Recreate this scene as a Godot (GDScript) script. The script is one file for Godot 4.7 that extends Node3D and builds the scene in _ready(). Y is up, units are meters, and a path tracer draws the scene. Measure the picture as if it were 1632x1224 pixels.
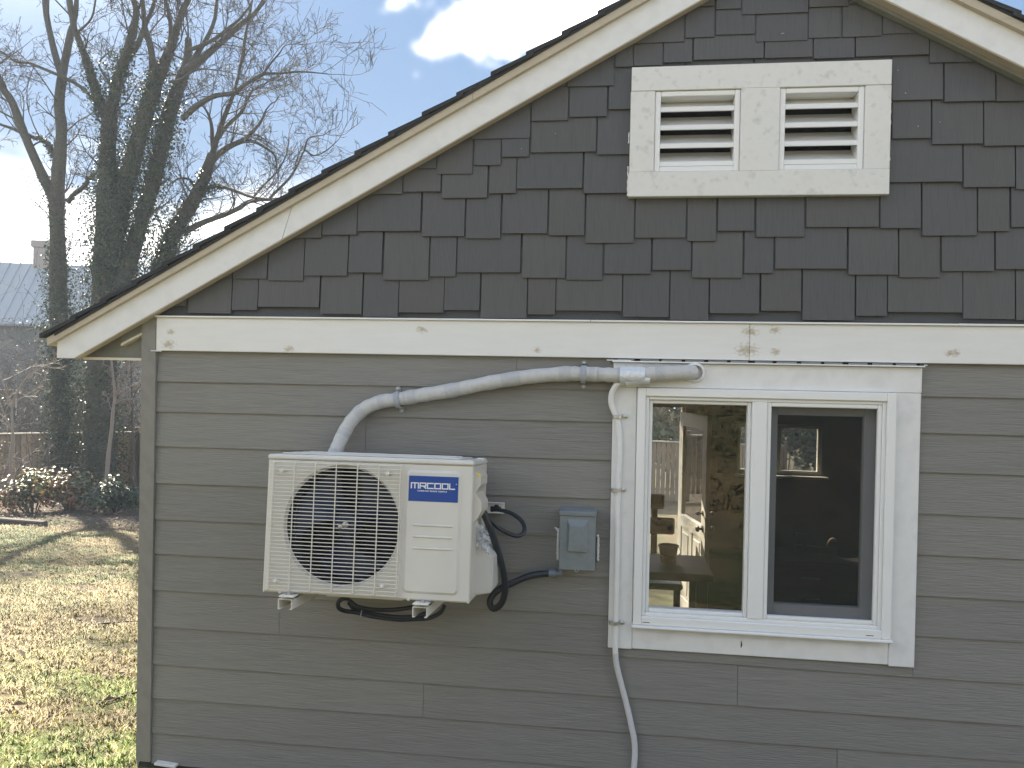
extends Node3D
# A small gabled outbuilding with grey lap siding, a heat pump hung on its wall, and a winter garden beyond.
# World: x to the right along the wall, y up, z towards the viewer; the wall stands at z = 0. Metres.

const GABLE_ROWS := [
	[[-2.002,-1.899,2.075],[-1.892,-1.691,2.043],[-1.687,-1.569,2.059],[-1.566,-1.289,2.074],[-1.283,-1.098,2.046],[-1.092,-0.938,2.035],[-0.935,-0.74,2.055],[-0.738,-0.586,2.067],[-0.581,-0.386,2.035],[-0.382,-0.267,2.052],[-0.264,0.007,2.069],[0.011,0.198,2.046],[0.202,0.355,2.035],[0.36,0.554,2.064],[0.561,0.716,2.075],[0.722,0.921,2.04],[0.926,1.042,2.059],[1.045,1.321,2.075],[1.324,1.512,2.051],[1.516,1.674,2.048]],
	[[-1.839,-1.69,2.201],[-1.684,-1.528,2.196],[-1.522,-1.362,2.188],[-1.358,-1.165,2.21],[-1.16,-1.013,2.224],[-1.005,-0.808,2.193],[-0.802,-0.69,2.208],[-0.685,-0.417,2.226],[-0.409,-0.229,2.204],[-0.223,-0.075,2.196],[-0.068,0.121,2.222],[0.128,0.281,2.238],[0.287,0.485,2.207],[0.492,0.605,2.226],[0.612,0.886,2.244],[0.893,1.079,2.221],[1.084,1.234,2.211],[1.241,1.432,2.236],[1.438,1.669,2.244]],
	[[-1.516,-1.408,2.365],[-1.403,-1.283,2.373],[-1.279,-1.126,2.386],[-1.123,-0.847,2.401],[-0.84,-0.657,2.378],[-0.65,-0.504,2.368],[-0.496,-0.307,2.389],[-0.301,-0.153,2.38],[-0.147,0.05,2.348],[0.055,0.257,2.369],[0.264,0.378,2.355],[0.385,0.527,2.396],[0.535,0.721,2.371],[0.728,1.003,2.409],[1.009,1.16,2.404],[1.166,1.366,2.374],[1.37,1.483,2.39],[1.49,1.664,2.406]],
	[[-1.082,-0.928,2.559],[-0.923,-0.762,2.567],[-0.756,-0.562,2.539],[-0.555,-0.441,2.557],[-0.438,-0.165,2.575],[-0.159,0.023,2.553],[0.028,0.272,2.56],[0.277,0.519,2.552],[0.523,0.785,2.564],[0.789,1.035,2.561],[1.04,1.308,2.584],[1.313,1.499,2.561],[1.503,1.661,2.551]],
	[[-0.878,-0.783,2.665],[-0.777,-0.627,2.64],[-0.62,-0.508,2.675],[-0.503,-0.389,2.708],[-0.381,-0.112,2.724],[-0.107,0.024,2.711],[0.029,0.243,2.723],[0.248,0.491,2.724],[0.495,0.757,2.724],[0.761,1.041,2.729],[1.045,1.188,2.755],[1.194,1.38,2.73],[1.384,1.545,2.72],[1.549,1.723,2.723]],
	[[-0.632,-0.386,2.785],[-0.382,-0.23,2.855],[-0.224,-0.071,2.868],[-0.064,0.027,2.896],[0.031,0.24,2.886],[0.245,0.511,2.885],[0.516,0.753,2.884],[0.758,1.037,2.887],[1.041,1.229,2.904],[1.235,1.42,2.894],[1.424,1.63,2.891]],
	[[-0.403,-0.238,2.998],[-0.233,-0.044,2.993],[-0.04,0.032,3.068],[0.035,0.151,3.07],[0.154,0.268,3.08],[0.274,0.548,3.087],[0.553,0.737,3.085],[0.741,0.896,3.077],[0.901,1.174,3.08],[1.177,1.415,3.047],[1.42,1.648,3.04]],
	[[-0.031,0.234,3.162],[0.24,0.354,3.177],[0.36,0.512,3.184],[0.518,0.716,3.151],[0.72,0.842,3.159],[0.849,0.995,3.158],[1,1.262,3.165],[1.266,1.466,3.156]],
	[[0.206,0.352,3.302],[0.358,0.456,3.287],[0.461,0.716,3.262],[0.72,0.868,3.281],[0.872,1.027,3.289]],
	[[0.327,0.475,3.422],[0.48,0.645,3.43],[0.65,0.813,3.412],[0.817,0.954,3.425]],
]

const SIDING_ROWS := [[1.738,1.743,1.746],[1.604,1.612,1.6],[1.449,1.454,1.446],[1.284,1.294,1.281],[1.122,1.132,1.12],[0.968,0.969,0.958],[0.805,0.81,0.798],[0.641,0.644,0.635],[0.472,0.475,0.473],[0.32,0.33,0.334],[0.162,0.174,0.174],]

const LINE_SET := [Vector3(-1.205,1.338,0.1),Vector3(-1.19,1.419,0.1),Vector3(-1.173,1.479,0.09),Vector3(-1.151,1.537,0.075),Vector3(-1.117,1.596,0.065),Vector3(-1.062,1.646,0.06),Vector3(-0.995,1.674,0.055),Vector3(-0.924,1.685,0.055),Vector3(-0.827,1.704,0.055),Vector3(-0.692,1.728,0.055),Vector3(-0.533,1.763,0.055),Vector3(-0.376,1.79,0.055),Vector3(-0.22,1.806,0.055),Vector3(-0.143,1.807,0.055),Vector3(-0.066,1.806,0.06),Vector3(0.01,1.805,0.07),Vector3(0.11,1.81,0.075),Vector3(0.21,1.817,0.075),Vector3(0.265,1.82,0.07),Vector3(0.301,1.822,0.05)]

const DRAIN_TUBE := [Vector3(0.066,1.791,0.075),Vector3(0.036,1.783,0.07),Vector3(-0.002,1.769,0.062),Vector3(-0.025,1.735,0.055),Vector3(-0.028,1.691,0.05),Vector3(-0.014,1.651,0.047),Vector3(0.002,1.607,0.045),Vector3(0.012,1.492,0.045),Vector3(0.007,1.337,0.045),Vector3(0.008,1.183,0.045),Vector3(0.009,1.028,0.045),Vector3(0.009,0.873,0.045),Vector3(0.009,0.769,0.045),Vector3(0.01,0.679,0.045),Vector3(0.017,0.613,0.04),Vector3(0.037,0.535,0.036),Vector3(0.059,0.458,0.035),Vector3(0.081,0.369,0.035),Vector3(0.095,0.306,0.035),Vector3(0.099,0.241,0.035),Vector3(0.091,0.139,0.04)]

const WHIP := [Vector3(-0.519,1.289,0.3),Vector3(-0.514,1.277,0.3),Vector3(-0.483,1.2,0.28),Vector3(-0.458,1.104,0.24),Vector3(-0.439,1.011,0.2),Vector3(-0.435,0.946,0.17),Vector3(-0.442,0.897,0.15),Vector3(-0.459,0.86,0.13),Vector3(-0.484,0.84,0.12),Vector3(-0.501,0.847,0.11),Vector3(-0.506,0.867,0.1),Vector3(-0.489,0.895,0.095),Vector3(-0.459,0.919,0.09),Vector3(-0.421,0.936,0.08),Vector3(-0.363,0.963,0.07),Vector3(-0.307,0.976,0.06),Vector3(-0.252,0.982,0.06)]

const LOOP_CABLE := [Vector3(-0.508,1.24,0.1),Vector3(-0.48,1.244,0.11),Vector3(-0.428,1.238,0.13),Vector3(-0.381,1.215,0.15),Vector3(-0.361,1.187,0.17),Vector3(-0.366,1.165,0.19),Vector3(-0.391,1.161,0.21),Vector3(-0.431,1.179,0.23),Vector3(-0.466,1.205,0.25),Vector3(-0.493,1.242,0.27),Vector3(-0.51,1.274,0.29)]

const COIL_A := [Vector3(-1.038,0.892,0.3),Vector3(-1.004,0.869,0.3),Vector3(-0.943,0.855,0.28),Vector3(-0.875,0.853,0.26),Vector3(-0.813,0.861,0.25),Vector3(-0.77,0.873,0.24),Vector3(-0.714,0.899,0.24)]

const COIL_B := [Vector3(-1.031,0.903,0.32),Vector3(-1.053,0.907,0.33),Vector3(-1.073,0.891,0.33),Vector3(-1.074,0.866,0.32),Vector3(-1.055,0.849,0.3),Vector3(-1.018,0.84,0.28),Vector3(-0.949,0.821,0.26),Vector3(-0.854,0.809,0.24),Vector3(-0.792,0.808,0.22),Vector3(-0.737,0.81,0.2),Vector3(-0.693,0.833,0.19),Vector3(-0.678,0.862,0.19)]

const COIL_C := [Vector3(-1.044,0.882,0.29),Vector3(-1.028,0.857,0.28),Vector3(-0.991,0.836,0.26),Vector3(-0.916,0.825,0.25),Vector3(-0.841,0.819,0.24),Vector3(-0.772,0.827,0.23),Vector3(-0.718,0.85,0.22)]

const STRAP_A := Vector3(-0.924,1.683,0.055)

const STRAP_B := Vector3(-0.143,1.805,0.055)

const CLIP_A := Vector3(0.006,1.636,0.05)

const CLIP_B := Vector3(0.005,1.335,0.05)

const CLIP_C := Vector3(0.009,0.789,0.05)

const RAIL_END := Vector3(-0.463,1.239,0.05)

const ZIP := Vector3(-0.989,0.847,0.28)

const WHIP_END := Vector3(-0.244,0.982,0.06)

const FRIEZE_STAINS := [[-1.968,1.961,1],[-1.979,1.905,1.6],[-1.42,1.892,1.2],[-0.831,1.983,1.2],[-0.341,1.903,0.9],[0.518,1.991,1.6],[0.508,1.916,2.2],[0.616,2,1.2],[0.62,1.912,1.2],[1.29,1.918,1.2],[1.272,1.915,0.8]]

const IVY_TREE_LEFT := [
	[0.72, [-15.421,-2.39,-17.14,0.28, -15.365,-0.951,-17.14,0.247, -15.408,0.797,-17.14,0.231, -15.428,2.194,-17.14,0.231, -15.485,3.588,-17.14,0.231, -15.523,4.982,-17.14,0.214, -15.578,6.2,-17.14,0.198, -15.55,6.895,-17.14,0.181, -15.503,7.589,-17.14,0.165, -15.456,8.369,-17.14,0.14, -15.542,9.064,-17.14,0.132, -15.457,9.807,-17.14,0.124]],
	[0, [-15.457,9.807,-17.14,0.099, -15.722,10.328,-17.255,0.091, -16.038,11.098,-17.404,0.084, -16.333,11.975,-17.57,0.076, -16.566,13.314,-17.747,0.059, -16.891,14.863,-17.933,0.034]],
	[0, [-15.457,9.807,-17.14,0.107, -15.404,10.483,-17.233,0.099, -15.369,11.14,-17.354,0.092, -15.395,11.409,-17.489,0.087, -15.644,12.063,-17.632,0.068, -15.89,13.3,-17.783,0.051, -15.947,14.636,-17.941,0.026]],
	[0, [-15.137,11.248,-17.14,0.074, -15.076,11.733,-17.151,0.066, -15.042,12.6,-17.164,0.05, -14.863,13.805,-17.18,0.025]],
	[0, [-15.152,10.955,-17.14,0.036, -14.814,11.053,-17.034,0.033, -14.422,11.286,-16.898,0.029, -14.21,11.682,-16.746,0.023, -13.959,12.264,-16.583,0.013]],
	[0.15, [-15.676,6.41,-17.14,0.14, -15.883,6.959,-17.028,0.131, -16.08,7.529,-16.882,0.122, -16.319,8.259,-16.72,0.113, -16.507,8.974,-16.547,0.101, -16.621,9.253,-16.365,0.087, -16.824,10.026,-16.176,0.071, -16.943,10.946,-15.98,0.047]],
	[0.4, [-15.596,7.452,-17.14,0.069, -15.764,7.844,-17.105,0.059, -15.96,8.06,-17.059,0.056, -16.359,8.14,-17.008,0.049, -16.795,8.34,-16.954,0.042, -17.132,8.451,-16.896,0.036, -17.659,8.669,-16.837,0.02]],
	[0.1, [-15.239,6.336,-17.14,0.076, -14.99,6.569,-17.106,0.069, -14.715,6.728,-17.061,0.066, -14.44,7.005,-17.011,0.062, -14.181,7.108,-16.958,0.057, -13.922,7.193,-16.902,0.049]],
]

const IVY_TREE_MIDDLE := [
	[1, [-13.971,-2.344,-16.64,0.483, -13.883,-0.846,-16.64,0.418, -13.834,0.85,-16.64,0.386, -13.798,2.204,-16.64,0.354, -13.766,3.723,-16.64,0.322, -13.73,5.071,-16.64,0.29, -13.716,6.585,-16.64,0.258, -13.715,7.761,-16.64,0.209, -13.654,8.598,-16.64,0.193]],
	[0.55, [-13.654,8.598,-16.64,0.161, -13.44,9.139,-16.526,0.152, -13.187,9.657,-16.377,0.143, -12.907,10.044,-16.212,0.118, -12.642,10.562,-16.036,0.094, -12.44,10.875,-15.85,0.077, -12.425,11.263,-15.657,0.061, -12.411,12.109,-15.458,0.03]],
	[0.5, [-13.761,8.433,-16.64,0.129, -13.908,8.901,-16.526,0.12, -14.011,9.385,-16.379,0.111, -14.1,9.92,-16.216,0.095, -14.195,10.377,-16.041,0.078, -14.19,10.656,-15.857,0.065, -14.144,11.18,-15.665,0.052, -14.08,12.037,-15.467,0.027]],
	[0, [-13.311,9.927,-16.64,0.089, -13.185,10.248,-16.828,0.081, -13.128,10.684,-17.072,0.076, -13.177,11.141,-17.343,0.067, -13.089,11.872,-17.633,0.054, -13.064,12.891,-17.938,0.027]],
	[0.75, [-13.666,4.398,-16.64,0.258, -13.511,5.243,-16.662,0.258, -13.361,6.089,-16.691,0.242, -13.158,6.935,-16.723,0.226, -12.889,8.031,-16.758,0.21, -12.636,8.96,-16.794,0.203, -12.38,9.637,-16.831,0.162, -12.16,10.231,-16.87,0.13, -12.029,10.696,-16.91,0.106, -11.829,11.343,-16.951,0.085, -11.627,11.857,-16.993,0.072, -11.398,12.873,-17.036,0.039]],
	[0.2, [-12.508,9.237,-16.64,0.097, -12.4,9.728,-16.54,0.088, -12.381,10.22,-16.41,0.08, -12.456,10.654,-16.266,0.069, -12.42,11.153,-16.112,0.053, -12.4,12.041,-15.95,0.028]],
	[0, [-12.021,10.086,-16.64,0.072, -11.939,10.616,-16.608,0.064, -11.958,11.094,-16.566,0.055, -12.08,11.654,-16.52,0.042, -12.063,12.45,-16.471,0.022]],
	[0.85, [-13.401,3.726,-16.64,0.225, -13.127,4.579,-16.728,0.226, -12.906,5.61,-16.843,0.211, -12.674,6.65,-16.97,0.213, -12.516,7.617,-17.106,0.206, -12.396,8.51,-17.249,0.199, -12.239,9.327,-17.398,0.184, -12.115,9.93,-17.552,0.151, -12.083,10.388,-17.71,0.119, -12.166,11.033,-17.873,0.085]],
	[0, [-11.518,9.673,-16.64,0.106, -11.189,9.965,-16.74,0.1, -10.875,10.305,-16.87,0.091, -10.601,10.655,-17.014,0.082, -10.24,11.075,-17.168,0.069, -9.967,11.405,-17.33,0.058, -9.75,11.913,-17.499,0.047, -9.52,12.769,-17.674,0.025]],
	[0, [-11.622,9.544,-16.64,0.072, -11.314,10.114,-16.77,0.068, -11.095,10.64,-16.938,0.059, -10.989,11.219,-17.125,0.049, -11.033,11.902,-17.325,0.04, -11.051,12.943,-17.535,0.02]],
	[0, [-11.455,10.199,-16.64,0.055, -11.047,10.301,-16.599,0.051, -10.619,10.461,-16.547,0.048, -10.194,10.714,-16.488,0.042, -9.924,10.871,-16.426,0.035, -9.622,11.152,-16.36,0.025]],
	[0.05, [-11.604,8.385,-16.64,0.077, -11.341,8.61,-16.639,0.074, -11.044,8.817,-16.637,0.071, -10.642,8.987,-16.635,0.064, -10.17,9.039,-16.633,0.061, -9.825,9.258,-16.631,0.051, -9.345,9.505,-16.629,0.042, -8.914,9.508,-16.627,0.032, -8.317,9.537,-16.624,0.024, -7.553,9.449,-16.622,0.011]],
	[0, [-10.174,9.042,-16.64,0.042, -10.075,9.523,-16.707,0.039, -10.022,10.048,-16.793,0.036, -10.007,10.581,-16.889,0.033, -9.91,11.285,-16.991,0.026, -9.885,11.999,-17.099,0.015]],
	[0, [-9.35,9.509,-16.64,0.029, -9.049,9.71,-16.424,0.025, -8.707,9.829,-16.143,0.02, -8.407,9.898,-15.831,0.015, -7.94,9.776,-15.498,0.009]],
	[0.1, [-13.946,8.605,-16.64,0.058, -14.142,8.95,-16.652,0.052, -14.562,9.337,-16.667,0.048, -15.002,9.575,-16.685,0.045, -15.708,9.874,-16.703,0.042, -16.156,10.049,-16.722,0.037, -16.55,10.103,-16.742,0.032, -17.045,10.402,-16.763,0.026, -17.639,10.637,-16.785,0.015]],
	[0, [-11.975,9.388,-16.64,0.042, -11.643,9.371,-16.527,0.037, -11.297,9.471,-16.381,0.032, -10.896,9.528,-16.219,0.024, -10.253,9.411,-16.046,0.012]],
	[0, [-13.553,9.098,-16.64,0.035, -13.906,9.595,-16.827,0.032, -14.301,10.039,-17.07,0.03, -14.399,10.37,-17.339,0.023, -14.316,10.691,-17.627,0.014]],
]

const IVY_TREE_RIGHT := [
	[0.95, [-13.034,-1.985,-17.64,0.253, -12.985,-0.218,-17.64,0.253, -12.974,1.544,-17.64,0.245, -12.925,3.302,-17.64,0.237, -12.828,4.356,-17.64,0.237, -12.578,5.144,-17.64,0.228, -12.233,5.842,-17.64,0.211, -11.869,6.362,-17.64,0.194, -11.562,6.932,-17.64,0.169, -11.385,7.398,-17.64,0.144, -11.28,7.725,-17.64,0.127]],
	[0, [-11.28,7.725,-17.64,0.084, -11.06,8.005,-17.425,0.077, -10.706,8.525,-17.147,0.066, -10.274,9.08,-16.838,0.049, -9.975,9.446,-16.507,0.032]],
	[0, [-11.349,7.449,-17.64,0.088, -11.088,7.771,-17.694,0.081, -10.796,7.994,-17.765,0.075, -10.433,8.183,-17.843,0.065, -10.22,8.447,-17.926,0.051, -10.062,8.698,-18.014,0.038, -9.945,9.074,-18.106,0.024]],
	[0, [-10.333,8.122,-17.64,0.051, -10.128,8.102,-17.822,0.044, -9.905,7.992,-18.059,0.038, -9.762,7.851,-18.321,0.031, -9.825,7.534,-18.602,0.018]],
	[0, [-11.244,7.828,-17.64,0.068, -11.214,8.134,-17.506,0.057, -11.144,8.423,-17.331,0.047, -11.154,8.701,-17.138,0.033, -11.241,8.887,-16.931,0.02]],
	[0, [-11.174,8.069,-17.64,0.061, -10.928,8.559,-17.789,0.054, -10.607,8.997,-17.982,0.048, -10.478,9.557,-18.197,0.038, -10.404,9.813,-18.427,0.028, -10.068,10.105,-18.668,0.014]],
	[0.15, [-12.098,5.544,-17.64,0.084, -11.781,5.769,-17.734,0.081, -11.515,5.931,-17.855,0.079, -11.122,6.113,-17.99,0.076, -10.731,6.333,-18.134,0.069, -10.528,6.541,-18.286,0.063, -10.228,6.643,-18.444,0.056, -10.021,6.677,-18.608,0.046]],
	[0.3, [-11.596,6.707,-17.64,0.057, -11.04,6.814,-17.459,0.05, -10.608,6.686,-17.223,0.046, -10.064,6.486,-16.962,0.043, -9.628,6.32,-16.682,0.039, -9.008,6.184,-16.388,0.029]],
	[0, [-9.616,6.462,-17.64,0.041, -9.426,6.695,-17.692,0.037, -9.1,7.051,-17.76,0.034, -8.868,7.463,-17.835,0.031, -8.727,7.862,-17.916,0.026, -8.487,7.742,-18,0.022, -8.161,7.9,-18.088,0.017, -7.839,8.232,-18.179,0.01]],
	[0, [-8.614,7.783,-17.64,0.025, -8.354,8.017,-17.293,0.02, -7.78,7.955,-16.843,0.015, -7.423,7.911,-16.343,0.01]],
	[0, [-10.052,6.535,-17.64,0.034, -9.768,6.859,-17.642,0.03, -9.413,7.198,-17.644,0.025, -9.151,7.623,-17.646,0.02, -9.069,7.998,-17.649,0.012]],
	[0.1, [-11.784,6.882,-17.64,0.041, -11.947,7.047,-17.596,0.037, -12.23,7.037,-17.539,0.03, -12.339,6.902,-17.475,0.017]],
]

const SAPLING := [
	[0, [-12.096,-1.82,-14.14,0.059, -11.944,-1.25,-14.14,0.054, -11.919,-0.804,-14.14,0.051, -11.879,-0.21,-14.14,0.046, -11.822,0.236,-14.14,0.042, -11.782,0.755,-14.14,0.039, -11.739,1.125,-14.14,0.034, -11.794,1.567,-14.14,0.028, -11.83,1.862,-14.14,0.025, -11.868,2.304,-14.14,0.021, -11.843,2.747,-14.14,0.014]],
	[0, [-11.739,1.096,-14.14,0.023, -11.463,1.428,-13.934,0.019, -11.197,1.722,-13.666,0.016, -10.9,2.007,-13.368,0.011]],
	[0, [-11.752,0.903,-14.14,0.02, -11.466,1.017,-14.018,0.017, -11.128,1.059,-13.86,0.014, -10.83,1.099,-13.685,0.008]],
	[0, [-11.739,1.125,-14.14,0.018, -11.611,1.272,-14.353,0.016, -11.549,1.39,-14.629,0.013, -11.566,1.479,-14.936,0.009]],
]

const SAPLING_THIN := [
	[0, [-11.819,-1.392,-15.14,0.033, -11.883,-0.459,-15.14,0.03, -11.928,0.319,-15.14,0.028, -11.954,0.941,-15.14,0.025, -11.98,1.563,-15.14,0.022, -12.006,2.185,-15.14,0.016]],
	[0, [-11.928,0.319,-15.14,0.015, -11.996,0.602,-15.057,0.012, -12.03,0.945,-14.949,0.007]],
	[0, [-11.954,0.941,-15.14,0.015, -11.723,1.229,-14.981,0.012, -11.463,1.391,-14.775,0.007]],
]

const SAPLING_LEFT := [
	[0, [-12.74,-1.12,-12.14,0.032, -12.78,-0.319,-12.14,0.03, -12.73,0.349,-12.14,0.027, -12.752,0.882,-12.14,0.025, -12.596,1.285,-12.14,0.021, -12.381,1.556,-12.14,0.016, -12.165,1.692,-12.14,0.009]],
	[0, [-12.752,0.882,-12.14,0.017, -12.993,1.275,-12.23,0.014, -13.183,1.54,-12.346,0.009]],
	[0, [-12.73,0.349,-12.14,0.017, -12.861,0.614,-12.117,0.014, -13.073,0.81,-12.086,0.009]],
]
const SLOPE := 0.546            # rise of the roof per metre
const APEX := Vector2(0.60, 3.475)  # lower edge of the rake boards meets here
const LEFT := -2.109
const RIGHT := 3.309
const BACK := -4.95
const FLOOR := -0.56
const SUN_AZIMUTH := 41.0       # degrees to the left of straight ahead
const SUN_HEIGHT := 35.0

var M := {}
var taken := {}
var rng := RandomNumberGenerator.new()

# ---------------------------------------------------------------- mesh builder
class MB:
	var v := PackedVector3Array()
	var n := PackedVector3Array()
	var uv := PackedVector2Array()
	var c := PackedColorArray()
	var i := PackedInt32Array()
	var colored := false
	var tint := Color.WHITE
	func vert(p: Vector3, nn: Vector3, t := Vector2.ZERO) -> int:
		v.append(p); n.append(nn); uv.append(t); c.append(tint)
		return v.size() - 1
	# corners run counterclockwise seen from outside
	func poly(pts: Array, nn = null) -> void:
		var k: Vector3
		if nn == null:
			k = (pts[1] - pts[0]).cross(pts[2] - pts[0])
			if k.length_squared() < 1e-16 and pts.size() > 3: k = (pts[2] - pts[0]).cross(pts[3] - pts[0])
			k = k.normalized()
		else: k = nn
		var b := v.size()
		for p in pts: vert(p, k, Vector2(p.x, -p.y))
		for j in range(1, pts.size() - 1):
			i.append(b); i.append(b + j + 1); i.append(b + j)
	func box(at: Vector3, size: Vector3, bas := Basis.IDENTITY) -> void:
		hexa(at, size, bas)
	func hexa(at: Vector3, size: Vector3, bas: Basis) -> void:
		var h := size / 2
		var q := func(x, y, z): return at + bas * Vector3(x * h.x, y * h.y, z * h.z)
		poly([q.call(-1, -1, 1), q.call(1, -1, 1), q.call(1, 1, 1), q.call(-1, 1, 1)])
		poly([q.call(1, -1, -1), q.call(-1, -1, -1), q.call(-1, 1, -1), q.call(1, 1, -1)])
		poly([q.call(1, -1, 1), q.call(1, -1, -1), q.call(1, 1, -1), q.call(1, 1, 1)])
		poly([q.call(-1, -1, -1), q.call(-1, -1, 1), q.call(-1, 1, 1), q.call(-1, 1, -1)])
		poly([q.call(-1, 1, 1), q.call(1, 1, 1), q.call(1, 1, -1), q.call(-1, 1, -1)])
		poly([q.call(-1, -1, -1), q.call(1, -1, -1), q.call(1, -1, 1), q.call(-1, -1, 1)])
	# box with chamfered edges
	func cbox(at: Vector3, size: Vector3, b: float, bas := Basis.IDENTITY) -> void:
		var h := size / 2
		b = minf(b, minf(h.x, minf(h.y, h.z)) * 0.95)
		var q := func(x: float, y: float, z: float): return at + bas * Vector3(x, y, z)
		for s in [-1.0, 1.0]:
			var f := [[q.call(-h.x + b, -h.y + b, s * h.z), q.call(h.x - b, -h.y + b, s * h.z), q.call(h.x - b, h.y - b, s * h.z), q.call(-h.x + b, h.y - b, s * h.z)],
				[q.call(s * h.x, -h.y + b, h.z - b), q.call(s * h.x, -h.y + b, -h.z + b), q.call(s * h.x, h.y - b, -h.z + b), q.call(s * h.x, h.y - b, h.z - b)],
				[q.call(-h.x + b, s * h.y, h.z - b), q.call(h.x - b, s * h.y, h.z - b), q.call(h.x - b, s * h.y, -h.z + b), q.call(-h.x + b, s * h.y, -h.z + b)]]
			for a in f:
				if s < 0: a.reverse()
				poly(a)
		for s in [-1.0, 1.0]:
			for t in [-1.0, 1.0]:
				var e1 := [q.call(s * h.x, -h.y + b, t * (h.z - b)), q.call(s * h.x, h.y - b, t * (h.z - b)), q.call(s * (h.x - b), h.y - b, t * h.z), q.call(s * (h.x - b), -h.y + b, t * h.z)]
				var e2 := [q.call(-h.x + b, s * h.y, t * (h.z - b)), q.call(-h.x + b, s * (h.y - b), t * h.z), q.call(h.x - b, s * (h.y - b), t * h.z), q.call(h.x - b, s * h.y, t * (h.z - b))]
				var e3 := [q.call(s * h.x, t * (h.y - b), -h.z + b), q.call(s * (h.x - b), t * h.y, -h.z + b), q.call(s * (h.x - b), t * h.y, h.z - b), q.call(s * h.x, t * (h.y - b), h.z - b)]
				for e in [e1, e2, e3]: out(e, at)
				for u in [-1.0, 1.0]:
					out([q.call(s * h.x, t * (h.y - b), u * (h.z - b)), q.call(s * (h.x - b), t * h.y, u * (h.z - b)), q.call(s * (h.x - b), t * (h.y - b), u * h.z)], at)
	# a face turned away from a point inside
	func out(pts: Array, inside: Vector3) -> void:
		var k: Vector3 = (pts[1] - pts[0]).cross(pts[2] - pts[0])
		if k.dot(pts[0] - inside) < 0: pts.reverse()
		poly(pts)
	# outline in x and y pushed from z0 to z1; the front may lean (zf adds z per metre above y0)
	func prism(o: PackedVector2Array, z0: float, z1: float, lean := 0.0, y0 := 0.0) -> void:
		if Geometry2D.is_polygon_clockwise(o): o.reverse()
		# Geometry2D counts clockwise with y down; a polygon it calls counterclockwise is so with y up too
		var area := 0.0
		for j in o.size():
			var a := o[j]; var b := o[(j + 1) % o.size()]
			area += a.x * b.y - b.x * a.y
		if area < 0: o.reverse()
		var zf := func(p: Vector2, z: float): return Vector3(p.x, p.y, z + lean * (p.y - y0))
		var tri := Geometry2D.triangulate_polygon(o)
		for t in range(0, tri.size(), 3):
			var a := o[tri[t]]; var b := o[tri[t + 1]]; var d := o[tri[t + 2]]
			if (b - a).cross(d - a) < 0:
				var w := b; b = d; d = w
			poly([zf.call(a, z1), zf.call(b, z1), zf.call(d, z1)])
			poly([zf.call(d, z0), zf.call(b, z0), zf.call(a, z0)])
		for j in o.size():
			var a := o[j]; var b := o[(j + 1) % o.size()]
			poly([zf.call(a, z0), zf.call(b, z0), zf.call(b, z1), zf.call(a, z1)])
	# round bar through points, with smooth normals
	func tube(pts: Array, rad: Array, sides := 8, caps := true) -> void:
		var m := pts.size()
		if m < 2: return
		var t0: Vector3 = (pts[1] - pts[0]).normalized()
		var side := t0.cross(Vector3.UP if absf(t0.y) < 0.9 else Vector3.RIGHT).normalized()
		var b := v.size()
		for k in m:
			var t: Vector3 = (pts[mini(k + 1, m - 1)] - pts[maxi(k - 1, 0)]).normalized()
			side = (side - t * side.dot(t)).normalized()
			var up := t.cross(side)
			for s in sides:
				var a := TAU * s / sides
				var d := side * cos(a) + up * sin(a)
				vert(pts[k] + d * rad[k], d, Vector2(float(s) / sides, k))
		for k in m - 1:
			for s in sides:
				var a := b + k * sides + s; var e := b + k * sides + (s + 1) % sides
				for x in [a, a + sides, e, e, a + sides, e + sides]: i.append(x)
		if caps:
			for k in [0, m - 1]:
				var t: Vector3 = (pts[1] - pts[0]).normalized() * -1.0 if k == 0 else (pts[m - 1] - pts[m - 2]).normalized()
				var ring := []
				for s in sides: ring.append(v[b + k * sides + s])
				out_cap(ring, t)
	func out_cap(ring: Array, t: Vector3) -> void:
		if (ring[1] - ring[0]).cross(ring[2] - ring[0]).dot(t) < 0: ring.reverse()
		poly(ring, t)
	# profile of (radius, height) turned about an axis
	func lathe(at: Vector3, prof: Array, sides := 24, bas := Basis.IDENTITY) -> void:
		for k in prof.size() - 1:
			var p: Vector2 = prof[k]; var q: Vector2 = prof[k + 1]
			var sl := Vector2(q.y - p.y, -(q.x - p.x)).normalized()
			var b := v.size()
			for s in sides + 1:
				var a := TAU * s / sides
				var d := Vector3(cos(a), 0, sin(a))
				var nn := bas * (d * sl.x + Vector3.UP * sl.y)
				vert(at + bas * (d * p.x + Vector3.UP * p.y), nn)
				vert(at + bas * (d * q.x + Vector3.UP * q.y), nn)
			for s in sides:
				var o := b + s * 2
				for x in [o, o + 2, o + 1, o + 1, o + 2, o + 3]: i.append(x)
	func tri(a: Vector3, b: Vector3, d: Vector3, nn: Vector3) -> void:
		if (b - a).cross(d - a).dot(nn) < 0.0:
			var w := b
			b = d; d = w
		var k := v.size()
		vert(a, nn); vert(b, nn); vert(d, nn)
		i.append(k); i.append(k + 2); i.append(k + 1)
	func mesh() -> ArrayMesh:
		var a := []
		a.resize(Mesh.ARRAY_MAX)
		a[Mesh.ARRAY_VERTEX] = v; a[Mesh.ARRAY_NORMAL] = n; a[Mesh.ARRAY_TEX_UV] = uv; a[Mesh.ARRAY_INDEX] = i
		if colored: a[Mesh.ARRAY_COLOR] = c
		var r := ArrayMesh.new()
		r.add_surface_from_arrays(Mesh.PRIMITIVE_TRIANGLES, a)
		return r

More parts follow.
